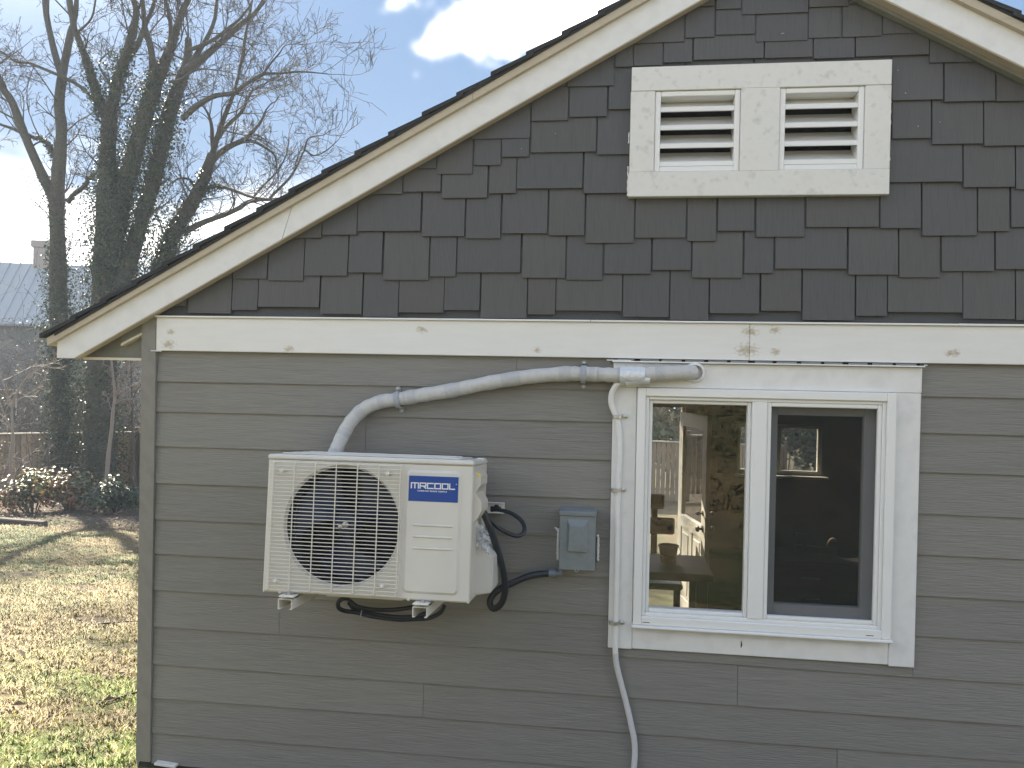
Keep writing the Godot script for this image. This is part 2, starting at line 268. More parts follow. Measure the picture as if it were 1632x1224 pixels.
# ---------------------------------------------------------------- nodes
func numbered(called: String) -> String:
	taken[called] = taken.get(called, 0) + 1
	return called if taken[called] == 1 else "%s_%03d" % [called, taken[called] - 1]

func thing(called: String, label: String, category: String, at := Vector3.ZERO, group := "") -> Node3D:
	var o := Node3D.new()
	o.name = numbered(called)
	add_child(o)
	o.position = at
	tag(o, label, category, group)
	return o

func tag(o: Node, label: String, category: String, group := "") -> void:
	o.set_meta("label", label); o.set_meta("category", category)
	if group != "": o.set_meta("group", group)

func put(called: String, b: MB, mat: Material, parent: Node, at := Vector3.ZERO) -> MeshInstance3D:
	var o := MeshInstance3D.new()
	o.mesh = b.mesh()
	o.material_override = mat
	if parent == self: called = numbered(called)
	o.name = called
	parent.add_child(o, true)
	o.position = at
	return o

func struct(called: String, b: MB, mat: Material) -> MeshInstance3D:
	var o := put(called, b, mat, self)
	o.set_meta("kind", "structure")
	return o

func group_part(called: String, parent: Node, at := Vector3.ZERO) -> Node3D:
	var o := Node3D.new()
	o.name = called
	parent.add_child(o, true)
	o.position = at
	return o

func bit(called: String, at: Vector3, size: Vector3, mat: Material, parent: Node, bevel := 0.002, bas := Basis.IDENTITY) -> MeshInstance3D:
	var b := MB.new()
	b.cbox(Vector3.ZERO, size, bevel, bas)
	return put(called, b, mat, parent, at)

func bar(called: String, x0: float, x1: float, y0: float, y1: float, z0: float, z1: float, mat: Material, parent: Node, bevel := 0.002) -> MeshInstance3D:
	return bit(called, Vector3((x0 + x1) / 2, (y0 + y1) / 2, (z0 + z1) / 2), Vector3(x1 - x0, y1 - y0, z1 - z0), mat, parent, bevel)

# ---------------------------------------------------------------- materials
func lin(r: float, g: float, b: float) -> Color:
	return Color(r, g, b).linear_to_srgb()

func noise_tex(freq: float, sid: int, ramp: Array, size := 512, oct := 4, kind := FastNoiseLite.TYPE_SIMPLEX_SMOOTH, fractal := FastNoiseLite.FRACTAL_FBM) -> NoiseTexture2D:
	var f := FastNoiseLite.new()
	f.seed = sid; f.frequency = freq; f.noise_type = kind
	f.fractal_type = fractal; f.fractal_octaves = oct
	var t := NoiseTexture2D.new()
	t.width = size; t.height = size; t.seamless = true; t.noise = f
	if ramp.size() > 0:
		var g := Gradient.new()
		var off := PackedFloat32Array(); var col := PackedColorArray()
		for r in ramp:
			off.append(r[0]); col.append(r[1])
		g.offsets = off; g.colors = col
		t.color_ramp = g
	return t

func mat(color: Color, rough := 0.7, metal := 0.0) -> StandardMaterial3D:
	var m := StandardMaterial3D.new()
	m.albedo_color = color; m.roughness = rough; m.metallic = metal
	return m

func surfaced(m: StandardMaterial3D, tex: Texture2D, height: Texture2D, depth_cm: float, scale: Vector3) -> StandardMaterial3D:
	m.uv1_triplanar = true; m.uv1_world_triplanar = true; m.uv1_scale = scale
	m.uv1_triplanar_sharpness = 8.0
	if tex: m.albedo_texture = tex
	if height:
		m.heightmap_enabled = true; m.heightmap_texture = height; m.heightmap_scale = depth_cm
	return m

func g(x: float) -> Color: return Color(x, x, x)

func make_materials() -> void:
	var smudge := noise_tex(0.012, 3, [[0.0, g(0.955)], [0.4, g(0.99)], [0.5, g(1.0)], [0.7, g(0.99)], [1.0, g(0.95)]], 512, 5)
	var grain := noise_tex(0.018, 11, [], 512, 4, FastNoiseLite.TYPE_SIMPLEX_SMOOTH, FastNoiseLite.FRACTAL_RIDGED)
	var comb := noise_tex(0.02, 12, [], 512, 4)
	var speck := noise_tex(0.05, 13, [], 512, 4)
	var blotch := noise_tex(0.008, 21, [[0.0, g(0.92)], [0.5, g(1.0)], [1.0, g(0.94)]], 512, 4)
	M.siding = []
	for k in 3:
		var t: float = [1.0, 0.965, 1.03][k]
		var m := surfaced(mat(lin(0.230 * t, 0.222 * t, 0.202 * t), 0.62), blotch, grain, 0.16, Vector3(0.55, 9.0, 0.55))
		m.uv1_offset = Vector3(0.31 * k, 0.47 * k, 0)
		M.siding.append(m)
	M.corner = surfaced(mat(lin(0.235, 0.225, 0.202), 0.6), blotch, speck, 0.03, Vector3(2, 2, 2))
	M.soffit = surfaced(mat(lin(0.235, 0.235, 0.205), 0.7), blotch, speck, 0.03, Vector3(2, 2, 2))
	M.shingle = []
	for k in 4:
		var c: Color = [lin(0.084, 0.084, 0.085), lin(0.081, 0.082, 0.083), lin(0.092, 0.091, 0.089), lin(0.087, 0.084, 0.081)][k]
		var m := surfaced(mat(c, 0.55), blotch, comb, 0.07, Vector3(16, 0.9, 4))
		m.uv1_offset = Vector3(0.13 * k, 0.37 * k, 0)
		M.shingle.append(m)
	M.starter = surfaced(mat(lin(0.06, 0.063, 0.068), 0.6), null, comb, 0.05, Vector3(16, 1, 4))
	M.trim = surfaced(mat(lin(0.765, 0.76, 0.75), 0.5), smudge, speck, 0.025, Vector3(1.1, 1.1, 1.1))
	M.trim_old = surfaced(mat(lin(0.735, 0.725, 0.70), 0.55), noise_tex(0.02, 31, [[0.0, g(0.88)], [0.2, g(0.95)], [0.33, g(0.992)], [0.5, g(1.0)], [0.75, g(0.99)], [1.0, g(0.96)]], 512, 5), speck, 0.03, Vector3(1.3, 1.3, 1.3))
	M.tan = surfaced(mat(lin(0.50, 0.43, 0.33), 0.65), smudge, grain, 0.03, Vector3(1.5, 6, 1.5))
	M.cream = mat(lin(0.68, 0.62, 0.50), 0.6)
	M.caulk = mat(lin(0.78, 0.78, 0.76), 0.45)
	M.roofing = surfaced(mat(lin(0.045, 0.047, 0.05), 0.95), noise_tex(0.15, 41, [[0.0, g(0.6)], [0.5, g(0.95)], [1.0, g(1.0)]], 512, 3), speck, 0.15, Vector3(3, 3, 3))
	M.vinyl = mat(lin(0.80, 0.80, 0.79), 0.35)
	M.vinyl_sash = mat(lin(0.74, 0.745, 0.75), 0.4)
	M.black = mat(lin(0.012, 0.013, 0.014), 0.5)
	M.gap = mat(lin(0.02, 0.021, 0.022), 0.9)
	M.glass = StandardMaterial3D.new()
	M.glass.transparency = BaseMaterial3D.TRANSPARENCY_ALPHA
	M.glass.albedo_color = Color(0.30, 0.34, 0.33, 0.012)
	M.glass.roughness = 0.0; M.glass.metallic_specular = 0.9
	M.screen = StandardMaterial3D.new()
	M.screen.transparency = BaseMaterial3D.TRANSPARENCY_ALPHA
	M.screen.albedo_color = Color(0.10, 0.11, 0.12, 0.34)
	M.screen.roughness = 0.8
	M.casing = surfaced(mat(lin(0.66, 0.64, 0.59), 0.38), noise_tex(0.01, 51, [[0.0, g(0.96)], [0.5, g(1.0)], [1.0, g(0.97)]], 256, 3), null, 0, Vector3(1, 1, 1))
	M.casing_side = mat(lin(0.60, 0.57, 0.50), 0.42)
	M.wire = mat(lin(0.70, 0.67, 0.60), 0.35)
	M.valve = mat(lin(0.60, 0.585, 0.55), 0.4)
	M.fan = mat(lin(0.014, 0.022, 0.06), 0.35)
	M.cavity = mat(lin(0.018, 0.02, 0.026), 0.7)
	M.coil = surfaced(mat(lin(0.05, 0.06, 0.085), 0.5), null, speck, 0.2, Vector3(20, 1, 20))
	M.blue = mat(lin(0.005, 0.055, 0.29), 0.5)
	M.ink = mat(lin(0.82, 0.82, 0.82), 0.4)
	M.bracket = mat(lin(0.74, 0.72, 0.67), 0.4)
	M.zinc = mat(lin(0.55, 0.56, 0.57), 0.32, 0.9)
	M.rubber = mat(lin(0.014, 0.015, 0.017), 0.55)
	M.conduit = mat(lin(0.020, 0.024, 0.032), 0.42)
	M.cable = mat(lin(0.012, 0.015, 0.022), 0.38)
	M.tape_dark = surfaced(mat(lin(0.47, 0.475, 0.48), 0.5), smudge, noise_tex(0.02, 63, [], 256, 3), 0.25, Vector3(4, 4, 4))
	M.tape = surfaced(mat(lin(0.54, 0.537, 0.525), 0.5), smudge, noise_tex(0.02, 61, [], 256, 3), 0.25, Vector3(4, 4, 4))
	M.foil = surfaced(mat(lin(0.72, 0.75, 0.78), 0.42, 0.25), null, noise_tex(0.03, 62, [], 256, 3, FastNoiseLite.TYPE_CELLULAR), 0.35, Vector3(5, 5, 5))
	M.strap = mat(lin(0.36, 0.38, 0.41), 0.5)
	M.tube = mat(lin(0.60, 0.60, 0.61), 0.4)
	M.tube_painted = M.trim
	M.disc = surfaced(mat(lin(0.205, 0.235, 0.25), 0.42), blotch, null, 0, Vector3(3, 3, 3))
	M.fitting = mat(lin(0.16, 0.185, 0.21), 0.45)
	M.bag = StandardMaterial3D.new()
	M.bag.transparency = BaseMaterial3D.TRANSPARENCY_ALPHA
	M.bag.albedo_color = Color(0.85, 0.87, 0.9, 0.45); M.bag.roughness = 0.25
	M.sticker = mat(lin(0.75, 0.60, 0.05), 0.5)
	# interior
	M.floor = surfaced(mat(lin(0.13, 0.105, 0.075), 0.7), smudge, null, 0, Vector3(1, 1, 1))
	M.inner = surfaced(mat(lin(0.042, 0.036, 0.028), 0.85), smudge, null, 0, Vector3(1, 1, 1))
	M.door = mat(lin(0.74, 0.72, 0.62), 0.45)
	M.bench = surfaced(mat(lin(0.07, 0.06, 0.05), 0.6), smudge, null, 0, Vector3(2, 2, 2))
	M.pine = surfaced(mat(lin(0.50, 0.34, 0.18), 0.6), smudge, grain, 0.03, Vector3(2, 9, 2))
	M.steel = mat(lin(0.5, 0.5, 0.5), 0.35, 0.8)
	M.dark = mat(lin(0.02, 0.021, 0.023), 0.55)
	M.white_plastic = mat(lin(0.7, 0.69, 0.66), 0.4)
	# outdoors
	M.lawn = surfaced(mat(Color.WHITE, 0.95), noise_tex(0.09, 71, [[0.0, g(0.7)], [0.45, g(0.92)], [0.7, g(1.0)], [1.0, g(1.0)]], 1024, 5), noise_tex(0.12, 72, [], 1024, 4), 2.5, Vector3(0.9, 0.9, 0.9))
	M.lawn.vertex_color_use_as_albedo = true
	M.dirt = surfaced(mat(lin(0.07, 0.05, 0.035), 0.95), null, speck, 2.0, Vector3(3, 3, 3))
	M.blade = mat(Color.WHITE, 0.7)
	M.blade.vertex_color_use_as_albedo = true
	M.blade.backlight_enabled = true; M.blade.backlight = Color(0.8, 0.8, 0.6)
	M.leaf = mat(Color.WHITE, 0.42)
	M.leaf.vertex_color_use_as_albedo = true
	M.leaf.backlight_enabled = true; M.leaf.backlight = Color(0.5, 0.5, 0.3)
	M.litter = mat(Color.WHITE, 0.85)
	M.litter.vertex_color_use_as_albedo = true
	M.litter.backlight_enabled = true; M.litter.backlight = Color(0.25, 0.2, 0.12)
	M.bark = surfaced(mat(lin(0.105, 0.10, 0.075), 0.9), noise_tex(0.03, 81, [[0.0, g(0.6)], [0.5, g(0.95)], [1.0, g(1.0)]], 512, 4), noise_tex(0.03, 82, [], 512, 4, FastNoiseLite.TYPE_SIMPLEX_SMOOTH, FastNoiseLite.FRACTAL_RIDGED), 1.2, Vector3(3, 0.7, 3))
	M.twig = mat(lin(0.075, 0.065, 0.052), 0.85)
	M.twig_pale = mat(lin(0.24, 0.20, 0.165), 0.75)
	M.picket = []
	for k in 4:
		var c: Color = [lin(0.25, 0.185, 0.12), lin(0.18, 0.135, 0.095), lin(0.32, 0.24, 0.16), lin(0.21, 0.165, 0.125)][k]
		M.picket.append(surfaced(mat(c, 0.85), blotch, null, 0, Vector3(2, 0.6, 2)))
	M.cap_wood = mat(lin(0.42, 0.37, 0.31), 0.8)
	M.timber = surfaced(mat(lin(0.06, 0.052, 0.045), 0.9), smudge, grain, 0.2, Vector3(1, 8, 1))
	M.metal_roof = mat(lin(0.34, 0.37, 0.39), 0.5, 0.2)
	M.far_wall = mat(lin(0.13, 0.135, 0.135), 0.9)
	M.chimney = mat(lin(0.30, 0.27, 0.25), 0.95)
	M.block = []
	for k in 3:
		var t: float = [1.0, 0.88, 1.1][k]
		M.block.append(mat(lin(0.27 * t, 0.255 * t, 0.24 * t), 0.9))
	M.far_glass = mat(lin(0.03, 0.035, 0.04), 0.1)

# ---------------------------------------------------------------- sky, ground
func sun_dir() -> Vector3:
	var a := deg_to_rad(SUN_AZIMUTH); var e := deg_to_rad(SUN_HEIGHT)
	return Vector3(-sin(a) * cos(e), sin(e), -cos(a) * cos(e))

func sky_image() -> Image:
	var w := 1280; var h := 640
	var im := Image.create(w, h, false, Image.FORMAT_RGBF)
	var f := FastNoiseLite.new()
	f.seed = 4; f.noise_type = FastNoiseLite.TYPE_SIMPLEX_SMOOTH; f.frequency = 1.0; f.fractal_octaves = 5; f.fractal_gain = 0.55
	var s := sun_dir()
	var streaks := []     # thin vapour trails: two directions on the sky and a width
	for t in [[-37.0, 19.5, -30.0, 16.2], [-36.0, 14.0, -33.0, 13.0], [-27.0, 16.0, -12.0, 10.0]]:
		streaks.append([dir_at(t[0], t[1]), dir_at(t[2], t[3])])
	for j in h:
		var el := (0.5 - (j + 0.5) / h) * PI
		for k in w:
			var az := wrapf((k + 0.5) / w * TAU, -PI, PI)
			var d := Vector3(sin(az) * cos(el), sin(el), -cos(az) * cos(el))
			var y := maxf(d.y, 0.0)
			var t := pow(1.0 - y, 3.2)
			var c := Vector3(0.038, 0.082, 0.165).lerp(Vector3(0.116, 0.166, 0.222), t)
			c = c.lerp(Vector3(0.36, 0.38, 0.40), pow(1.0 - y, 18.0))
			var ds := d.dot(s)
			var glow := pow(maxf(ds, 0.0), 7.0) * 0.05 + pow(maxf(ds, 0.0), 80.0) * 1.0
			c += Vector3(1.0, 0.98, 0.93) * glow
			if y > 0.01:
				var p := Vector2(d.x, d.z) / (y + 0.16)
				var q := f.get_noise_2d(p.x * 0.62 + 5.5, p.y * 0.62 + 7.7)
				var wisp := f.get_noise_2d(p.x * 0.25 + 11.0, p.y * 1.1 - 5.0)
				var cover := smoothstep(0.06, 0.34, q)
				# a bank of cloud low down and a heap of cumulus over the roof
				var low := smoothstep(0.25, 0.10, d.y) * smoothstep(-0.15, 0.3, f.get_noise_2d(az * 3.4, el * 9.0))
				var a2 := (az + 0.10) / 0.14; var e2 := (el - 0.425) / 0.055
				var heap := smoothstep(1.25, 0.35, sqrt(a2 * a2 + e2 * e2) - f.get_noise_2d(az * 9.0, el * 12.0) * 0.95)
				cover = maxf(cover * 0.85, maxf(low * 0.9, heap))
				cover = maxf(cover, smoothstep(0.1, 0.6, wisp) * 0.10)
				var shade := 0.93 + 0.25 * f.get_noise_2d(az * 14.0 + 7.0, el * 20.0)
				var cl := Vector3(1.43, 1.39, 1.34) * shade * (1.0 + 0.25 * pow(maxf(ds, 0.0), 8.0))
				c = c.lerp(cl, clampf(cover, 0.0, 1.0))
				for st in streaks:
					var ab: Vector3 = st[1] - st[0]
					var u := clampf((d - st[0]).dot(ab) / ab.length_squared(), 0.0, 1.0)
					var far: float = (d - (st[0] + ab * u)).length()
					c += Vector3(0.07, 0.066, 0.055) * smoothstep(0.008, 0.001, far)
			im.set_pixel(k, j, Color(c.x, c.y, c.z))
	return im

func dir_at(az_deg: float, el_deg: float) -> Vector3:
	var a := deg_to_rad(az_deg); var e := deg_to_rad(el_deg)
	return Vector3(sin(a) * cos(e), sin(e), -cos(a) * cos(e))

var lump := FastNoiseLite.new()
func ground(x: float, z: float) -> float:
	var y: float
	if z < -20.0: y = -2.0 - 0.015 * (-z - 20.0)
	elif z < 0.0: y = 0.1 * z
	elif z < 4.5: y = 0.035 * z
	else: y = 0.157 + 0.33 * (minf(z, 24.0) - 4.5) * smoothstep(4.0, 7.0, z)
	y += lump.get_noise_2d(x * 0.6, z * 0.6) * 0.07 * clampf(Vector2(x + 2.1, z).length() / 6.0, 0.15, 1.0)
	return y

func lawn_color(x: float, z: float) -> Color:
	var n1 := lump.get_noise_2d(x * 0.9 + 40, z * 0.9)
	var n2 := lump.get_noise_2d(x * 3.1, z * 3.1 + 70)
	var n3 := lump.get_noise_2d(x * 9.0 + 9, z * 9.0)
	var straw := Vector3(0.31, 0.25, 0.135)
	var green := Vector3(0.12, 0.155, 0.055)
	var soil := Vector3(0.15, 0.115, 0.08)
	var c := straw.lerp(green, smoothstep(-0.25, 0.35, n1 + n2 * 0.5))
	# a greener strip in the middle distance and by the house corner, a bare one between
	var band := smoothstep(2.6, 0.6, absf(z + 4.2 + (x + 5.0) * 0.2))
	c = c.lerp(green * 1.1, band * 0.55 * smoothstep(-0.5, 0.2, n2))
	var near := smoothstep(2.4, 0.5, Vector2(x + 2.3, (z + 0.9) * 0.9).length())
	c = c.lerp(Vector3(0.20, 0.265, 0.06), near * smoothstep(-0.35, 0.25, n2 + n3 * 0.4))
	c = c.lerp(soil, smoothstep(0.30, 0.6, lump.get_noise_2d(x * 2.2 - 30, z * 2.2) + n3 * 0.3) * 0.8)
	c = c.lerp(soil * 0.85, smoothstep(-8.6, -10.0, z + n1 * 1.5) * (1.0 if x < -4.0 else 0.4))
	c *= 1.0 + n3 * 0.25
	return Color(c.x, c.y, c.z)

func steps(parts: Array) -> PackedFloat32Array:
	var r := PackedFloat32Array()
	for p in parts:
		var n := int(round((p[1] - p[0]) / p[2]))
		for k in n: r.append(p[0] + (p[1] - p[0]) * k / n)
	r.append(parts[-1][1])
	return r

func make_ground() -> void:
	lump.seed = 9; lump.frequency = 0.35; lump.fractal_octaves = 3
	var xs := steps([[-90.0, -14.0, 4.0], [-14.0, 4.0, 0.12], [4.0, 60.0, 4.0]])
	var zs := steps([[-110.0, -24.0, 5.0], [-24.0, -10.0, 0.4], [-10.0, 5.0, 0.12], [5.0, 30.0, 0.6], [30.0, 70.0, 5.0]])
	var b := MB.new()
	b.colored = true
	for z in zs:
		for x in xs:
			var y := ground(x, z)
			if x > LEFT + 0.13 and x < RIGHT - 0.13 and z > BACK + 0.13 and z < -0.13: y = -0.95
			b.tint = lawn_color(x, z)
			var e := 0.1
			b.vert(Vector3(x, y, z), Vector3(ground(x - e, z) - ground(x + e, z), 2 * e, ground(x, z - e) - ground(x, z + e)).normalized())
	var w := xs.size()
	for j in zs.size() - 1:
		for k in w - 1:
			var a := j * w + k
			for t in [a, a + 1, a + w, a + 1, a + w + 1, a + w]: b.i.append(t)
	var o := struct("lawn", b, M.lawn)
	o.set_meta("label", "winter lawn of straw and green grass sloping down to the fence"); o.set_meta("category", "lawn")

func scatter(called: String, mesh_b: MB, m: Material, spots: Array, label: String, category: String) -> void:
	var mm := MultiMesh.new()
	mm.transform_format = MultiMesh.TRANSFORM_3D
	mm.use_colors = true
	mesh_b.colored = true
	mm.mesh = mesh_b.mesh()
	mm.instance_count = spots.size()
	for k in spots.size():
		mm.set_instance_transform(k, spots[k][0])
		mm.set_instance_color(k, spots[k][1])
	var o := MultiMeshInstance3D.new()
	o.multimesh = mm
	o.material_override = m
	o.name = numbered(called)
	add_child(o)
	tag(o, label, category)
	o.set_meta("kind", "stuff")

func make_grass() -> void:
	var b := MB.new()
	for k in 9:
		var a := rng.randf() * TAU; var r := rng.randf() * 0.018
		var p := Vector3(cos(a) * r, 0, sin(a) * r)
		var lean := Vector3(cos(a), 0, sin(a)) * rng.randf_range(0.012, 0.04)
		var hh := rng.randf_range(0.012, 0.034)
		var s := Vector3(-sin(a), 0, cos(a)) * 0.0022
		var mid := p + lean * 0.35 + Vector3.UP * hh * 0.6
		var tip := p + lean + Vector3.UP * hh
		var nn := (Vector3.UP * 0.7 + Vector3(cos(a), 0, sin(a)) * 0.5).normalized()
		b.tri(p - s, p + s, mid + s * 0.8, nn); b.tri(p - s, mid + s * 0.8, mid - s * 0.8, nn); b.tri(mid - s * 0.8, mid + s * 0.8, tip, nn)
	var spots := []
	for reg in [[-6.0, -2.13, -6.0, 1.6, 26000], [-13.0, -2.13, -10.0, -2.5, 26000], [-2.1, 3.5, 0.15, 3.0, 5000], [-7.0, 7.0, 3.0, 9.0, 9000], [-9.0, 10.0, 5.0, 21.0, 16000]]:
		for k in int(reg[4]):
			var x := rng.randf_range(reg[0], reg[1]); var z := rng.randf_range(reg[2], reg[3])
			var c := lawn_color(x, z)
			if lump.get_noise_2d(x * 2.2 - 30, z * 2.2) > 0.42 and rng.randf() < 0.8: continue
			var v := rng.randf_range(0.55, 1.4)
			if rng.randf() < 0.3: c = Color(0.34, 0.275, 0.15)
			var bas := Basis(Vector3.UP, rng.randf() * TAU).scaled(Vector3(1, rng.randf_range(0.5, 1.15), 1) * rng.randf_range(0.8, 1.4) * (3.0 if reg[3] > 20.0 else 1.0))
			spots.append([Transform3D(bas, Vector3(x, ground(x, z) - 0.004, z)), Color(c.r * v, c.g * v, c.b * v)])
	scatter("grass", b, M.blade, spots, "short straw and green grass blades covering the lawn", "grass")
	# fallen leaves
	var lf := MB.new()
	for t in [[-1, 0.35], [1, 0.2]]:
		var s: float = t[0]
		var up: float = t[1]
		var nn := Vector3(-s * up, 1, 0).normalized()
		var tip := Vector3(0, 0.006, 0.05); var tail := Vector3(0, 0, -0.045); var edge := Vector3(s * 0.03, 0.03 * up + 0.004, 0.0)
		if s > 0: lf.tri(tail, edge, tip, nn)
		else: lf.tri(tail, tip, edge, nn)
	spots = []
	for reg in [[-14.0, -4.5, -16.0, -8.0, 6500], [-9.0, -2.3, -9.0, 0.6, 420]]:
		for k in int(reg[4]):
			var x := rng.randf_range(reg[0], reg[1]); var z := rng.randf_range(reg[2], reg[3])
			if reg[4] > 1000 and z > -9.3 + lump.get_noise_2d(x * 2, z * 2) * 2.0: continue
			var c := Vector3(0.14, 0.095, 0.06).lerp(Vector3(0.24, 0.185, 0.125), rng.randf()) * rng.randf_range(0.5, 1.1)
			var bas := Basis(Vector3(rng.randf_range(-1, 1), rng.randf_range(-0.3, 0.3), rng.randf_range(-1, 1)).normalized(), rng.randf_range(-0.6, 0.6)) * Basis(Vector3.UP, rng.randf() * TAU)
			spots.append([Transform3D(bas.scaled(Vector3.ONE * rng.randf_range(0.35, 0.9)), Vector3(x, ground(x, z) + rng.randf_range(0.012, 0.05), z)), Color(c.x, c.y, c.z)])
	scatter("leaf_litter", lf, M.litter, spots, "brown fallen leaves lying under the trees and on the lawn", "leaves")

# ---------------------------------------------------------------- house
func rake_low(x: float) -> float: return APEX.y - SLOPE * absf(x - APEX.x)

func clipped(o: PackedVector2Array, lift: float) -> Array:
	var r := PackedVector2Array([Vector2(-6, -1), Vector2(7, -1), Vector2(7, rake_low(7) + lift), Vector2(APEX.x, APEX.y + lift), Vector2(-6, rake_low(-6) + lift)])
	return Geometry2D.intersect_polygons(o, r)

func rect(x0: float, y0: float, x1: float, y1: float) -> PackedVector2Array:
	return PackedVector2Array([Vector2(x0, y0), Vector2(x1, y0), Vector2(x1, y1), Vector2(x0, y1)])

func make_house() -> Node3D:
	var h := thing("outbuilding", "grey lap-sided gable outbuilding with dark shingled gable and white trim", "building")
	make_shell(h)
	make_siding(h)
	make_gable(h)
	make_rakes(h)
	make_window(h)
	make_vent(h)
	return h

func wall_row(b: MB, y: float) -> float:
	# height of a siding line at x, from its three measured heights
	return y

func line_at(r: Array, x: float) -> float:
	if x < -0.22: return lerpf(r[0], r[1], (x + 2.02) / 1.8)
	return lerpf(r[1], r[2], clampf((x + 0.22) / 1.65, 0.0, 1.0))

func board(h: Node, x0: float, x1: float, lo: Array, hi: Array, k: int, cap := 99.0) -> void:
	var y0 := line_at(lo, x0); var y1 := line_at(lo, x1)
	var t0 := minf(line_at(hi, x0) + 0.024, cap); var t1 := minf(line_at(hi, x1) + 0.024, cap)
	var b := MB.new()
	var tall := (t0 + t1 - y0 - y1) / 2
	b.prism(PackedVector2Array([Vector2(x0 + 0.0008, y0), Vector2(x1 - 0.0008, y1), Vector2(x1 - 0.0008, t1), Vector2(x0 + 0.0008, t0)]), 0.0125, 0.0205, -0.0105 / maxf(tall, 0.1), y0)
	put("siding_board", b, M.siding[k % 3], h)

func make_siding(h: Node) -> void:
	var rows := SIDING_ROWS.duplicate()
	rows.append([0.025, 0.03, 0.03])
	var hi := [1.874, 1.874, 1.874]
	var joints := {0: [-0.425], 2: [-1.075], 5: [-0.62], 9: [-0.80], 10: [0.9], 8: [0.505], 7: [-1.45]}
	var k := 0
	for j in rows.size():
		var lo: Array = rows[j]
		var spans := []
		if lo[1] > 0.7: spans = [[-2.041, -0.0225], [1.1765, RIGHT - 0.068]]
		elif hi[1] > 0.7: spans = [[-2.041, -0.0225], [-0.0225, 1.1765, 0.70], [1.1765, RIGHT - 0.068]]
		else: spans = [[-2.041, RIGHT - 0.068]]
		for s in spans:
			var cuts := [s[0]]
			for c in joints.get(j, []):
				if c > s[0] and c < s[1]: cuts.append(c)
			cuts.append(s[1])
			for q in cuts.size() - 1:
				board(h, cuts[q], cuts[q + 1], lo, hi, k * 7 + j * 3 + q, s[2] if s.size() > 2 else (1.8745 if j == 0 else 99.0))
				k += 1
		hi = lo
	# corner boards and side walls
	for x in [[LEFT, -2.042], [RIGHT - 0.067, RIGHT]]:
		var b := MB.new()
		for o in clipped(rect(x[0], 0.035, x[1], 2.6), -0.001): b.prism(o, 0.0, 0.03)
		put("corner_board", b, M.corner, h)
	for s in [-1.0, 1.0]:
		var x: float = LEFT if s < 0 else RIGHT
		for j in 12:
			var y := 0.04 + j * 0.158 - (0.5 if s < 0 else 0.5)
			var b := MB.new()
			b.cbox(Vector3(x + s * 0.006, y + 0.09, (BACK - 0.0) / 2), Vector3(0.009, 0.18, -BACK), 0.001, Basis(Vector3.FORWARD, s * 0.05))
			put("side_siding_board", b, M.siding[j % 3], h)

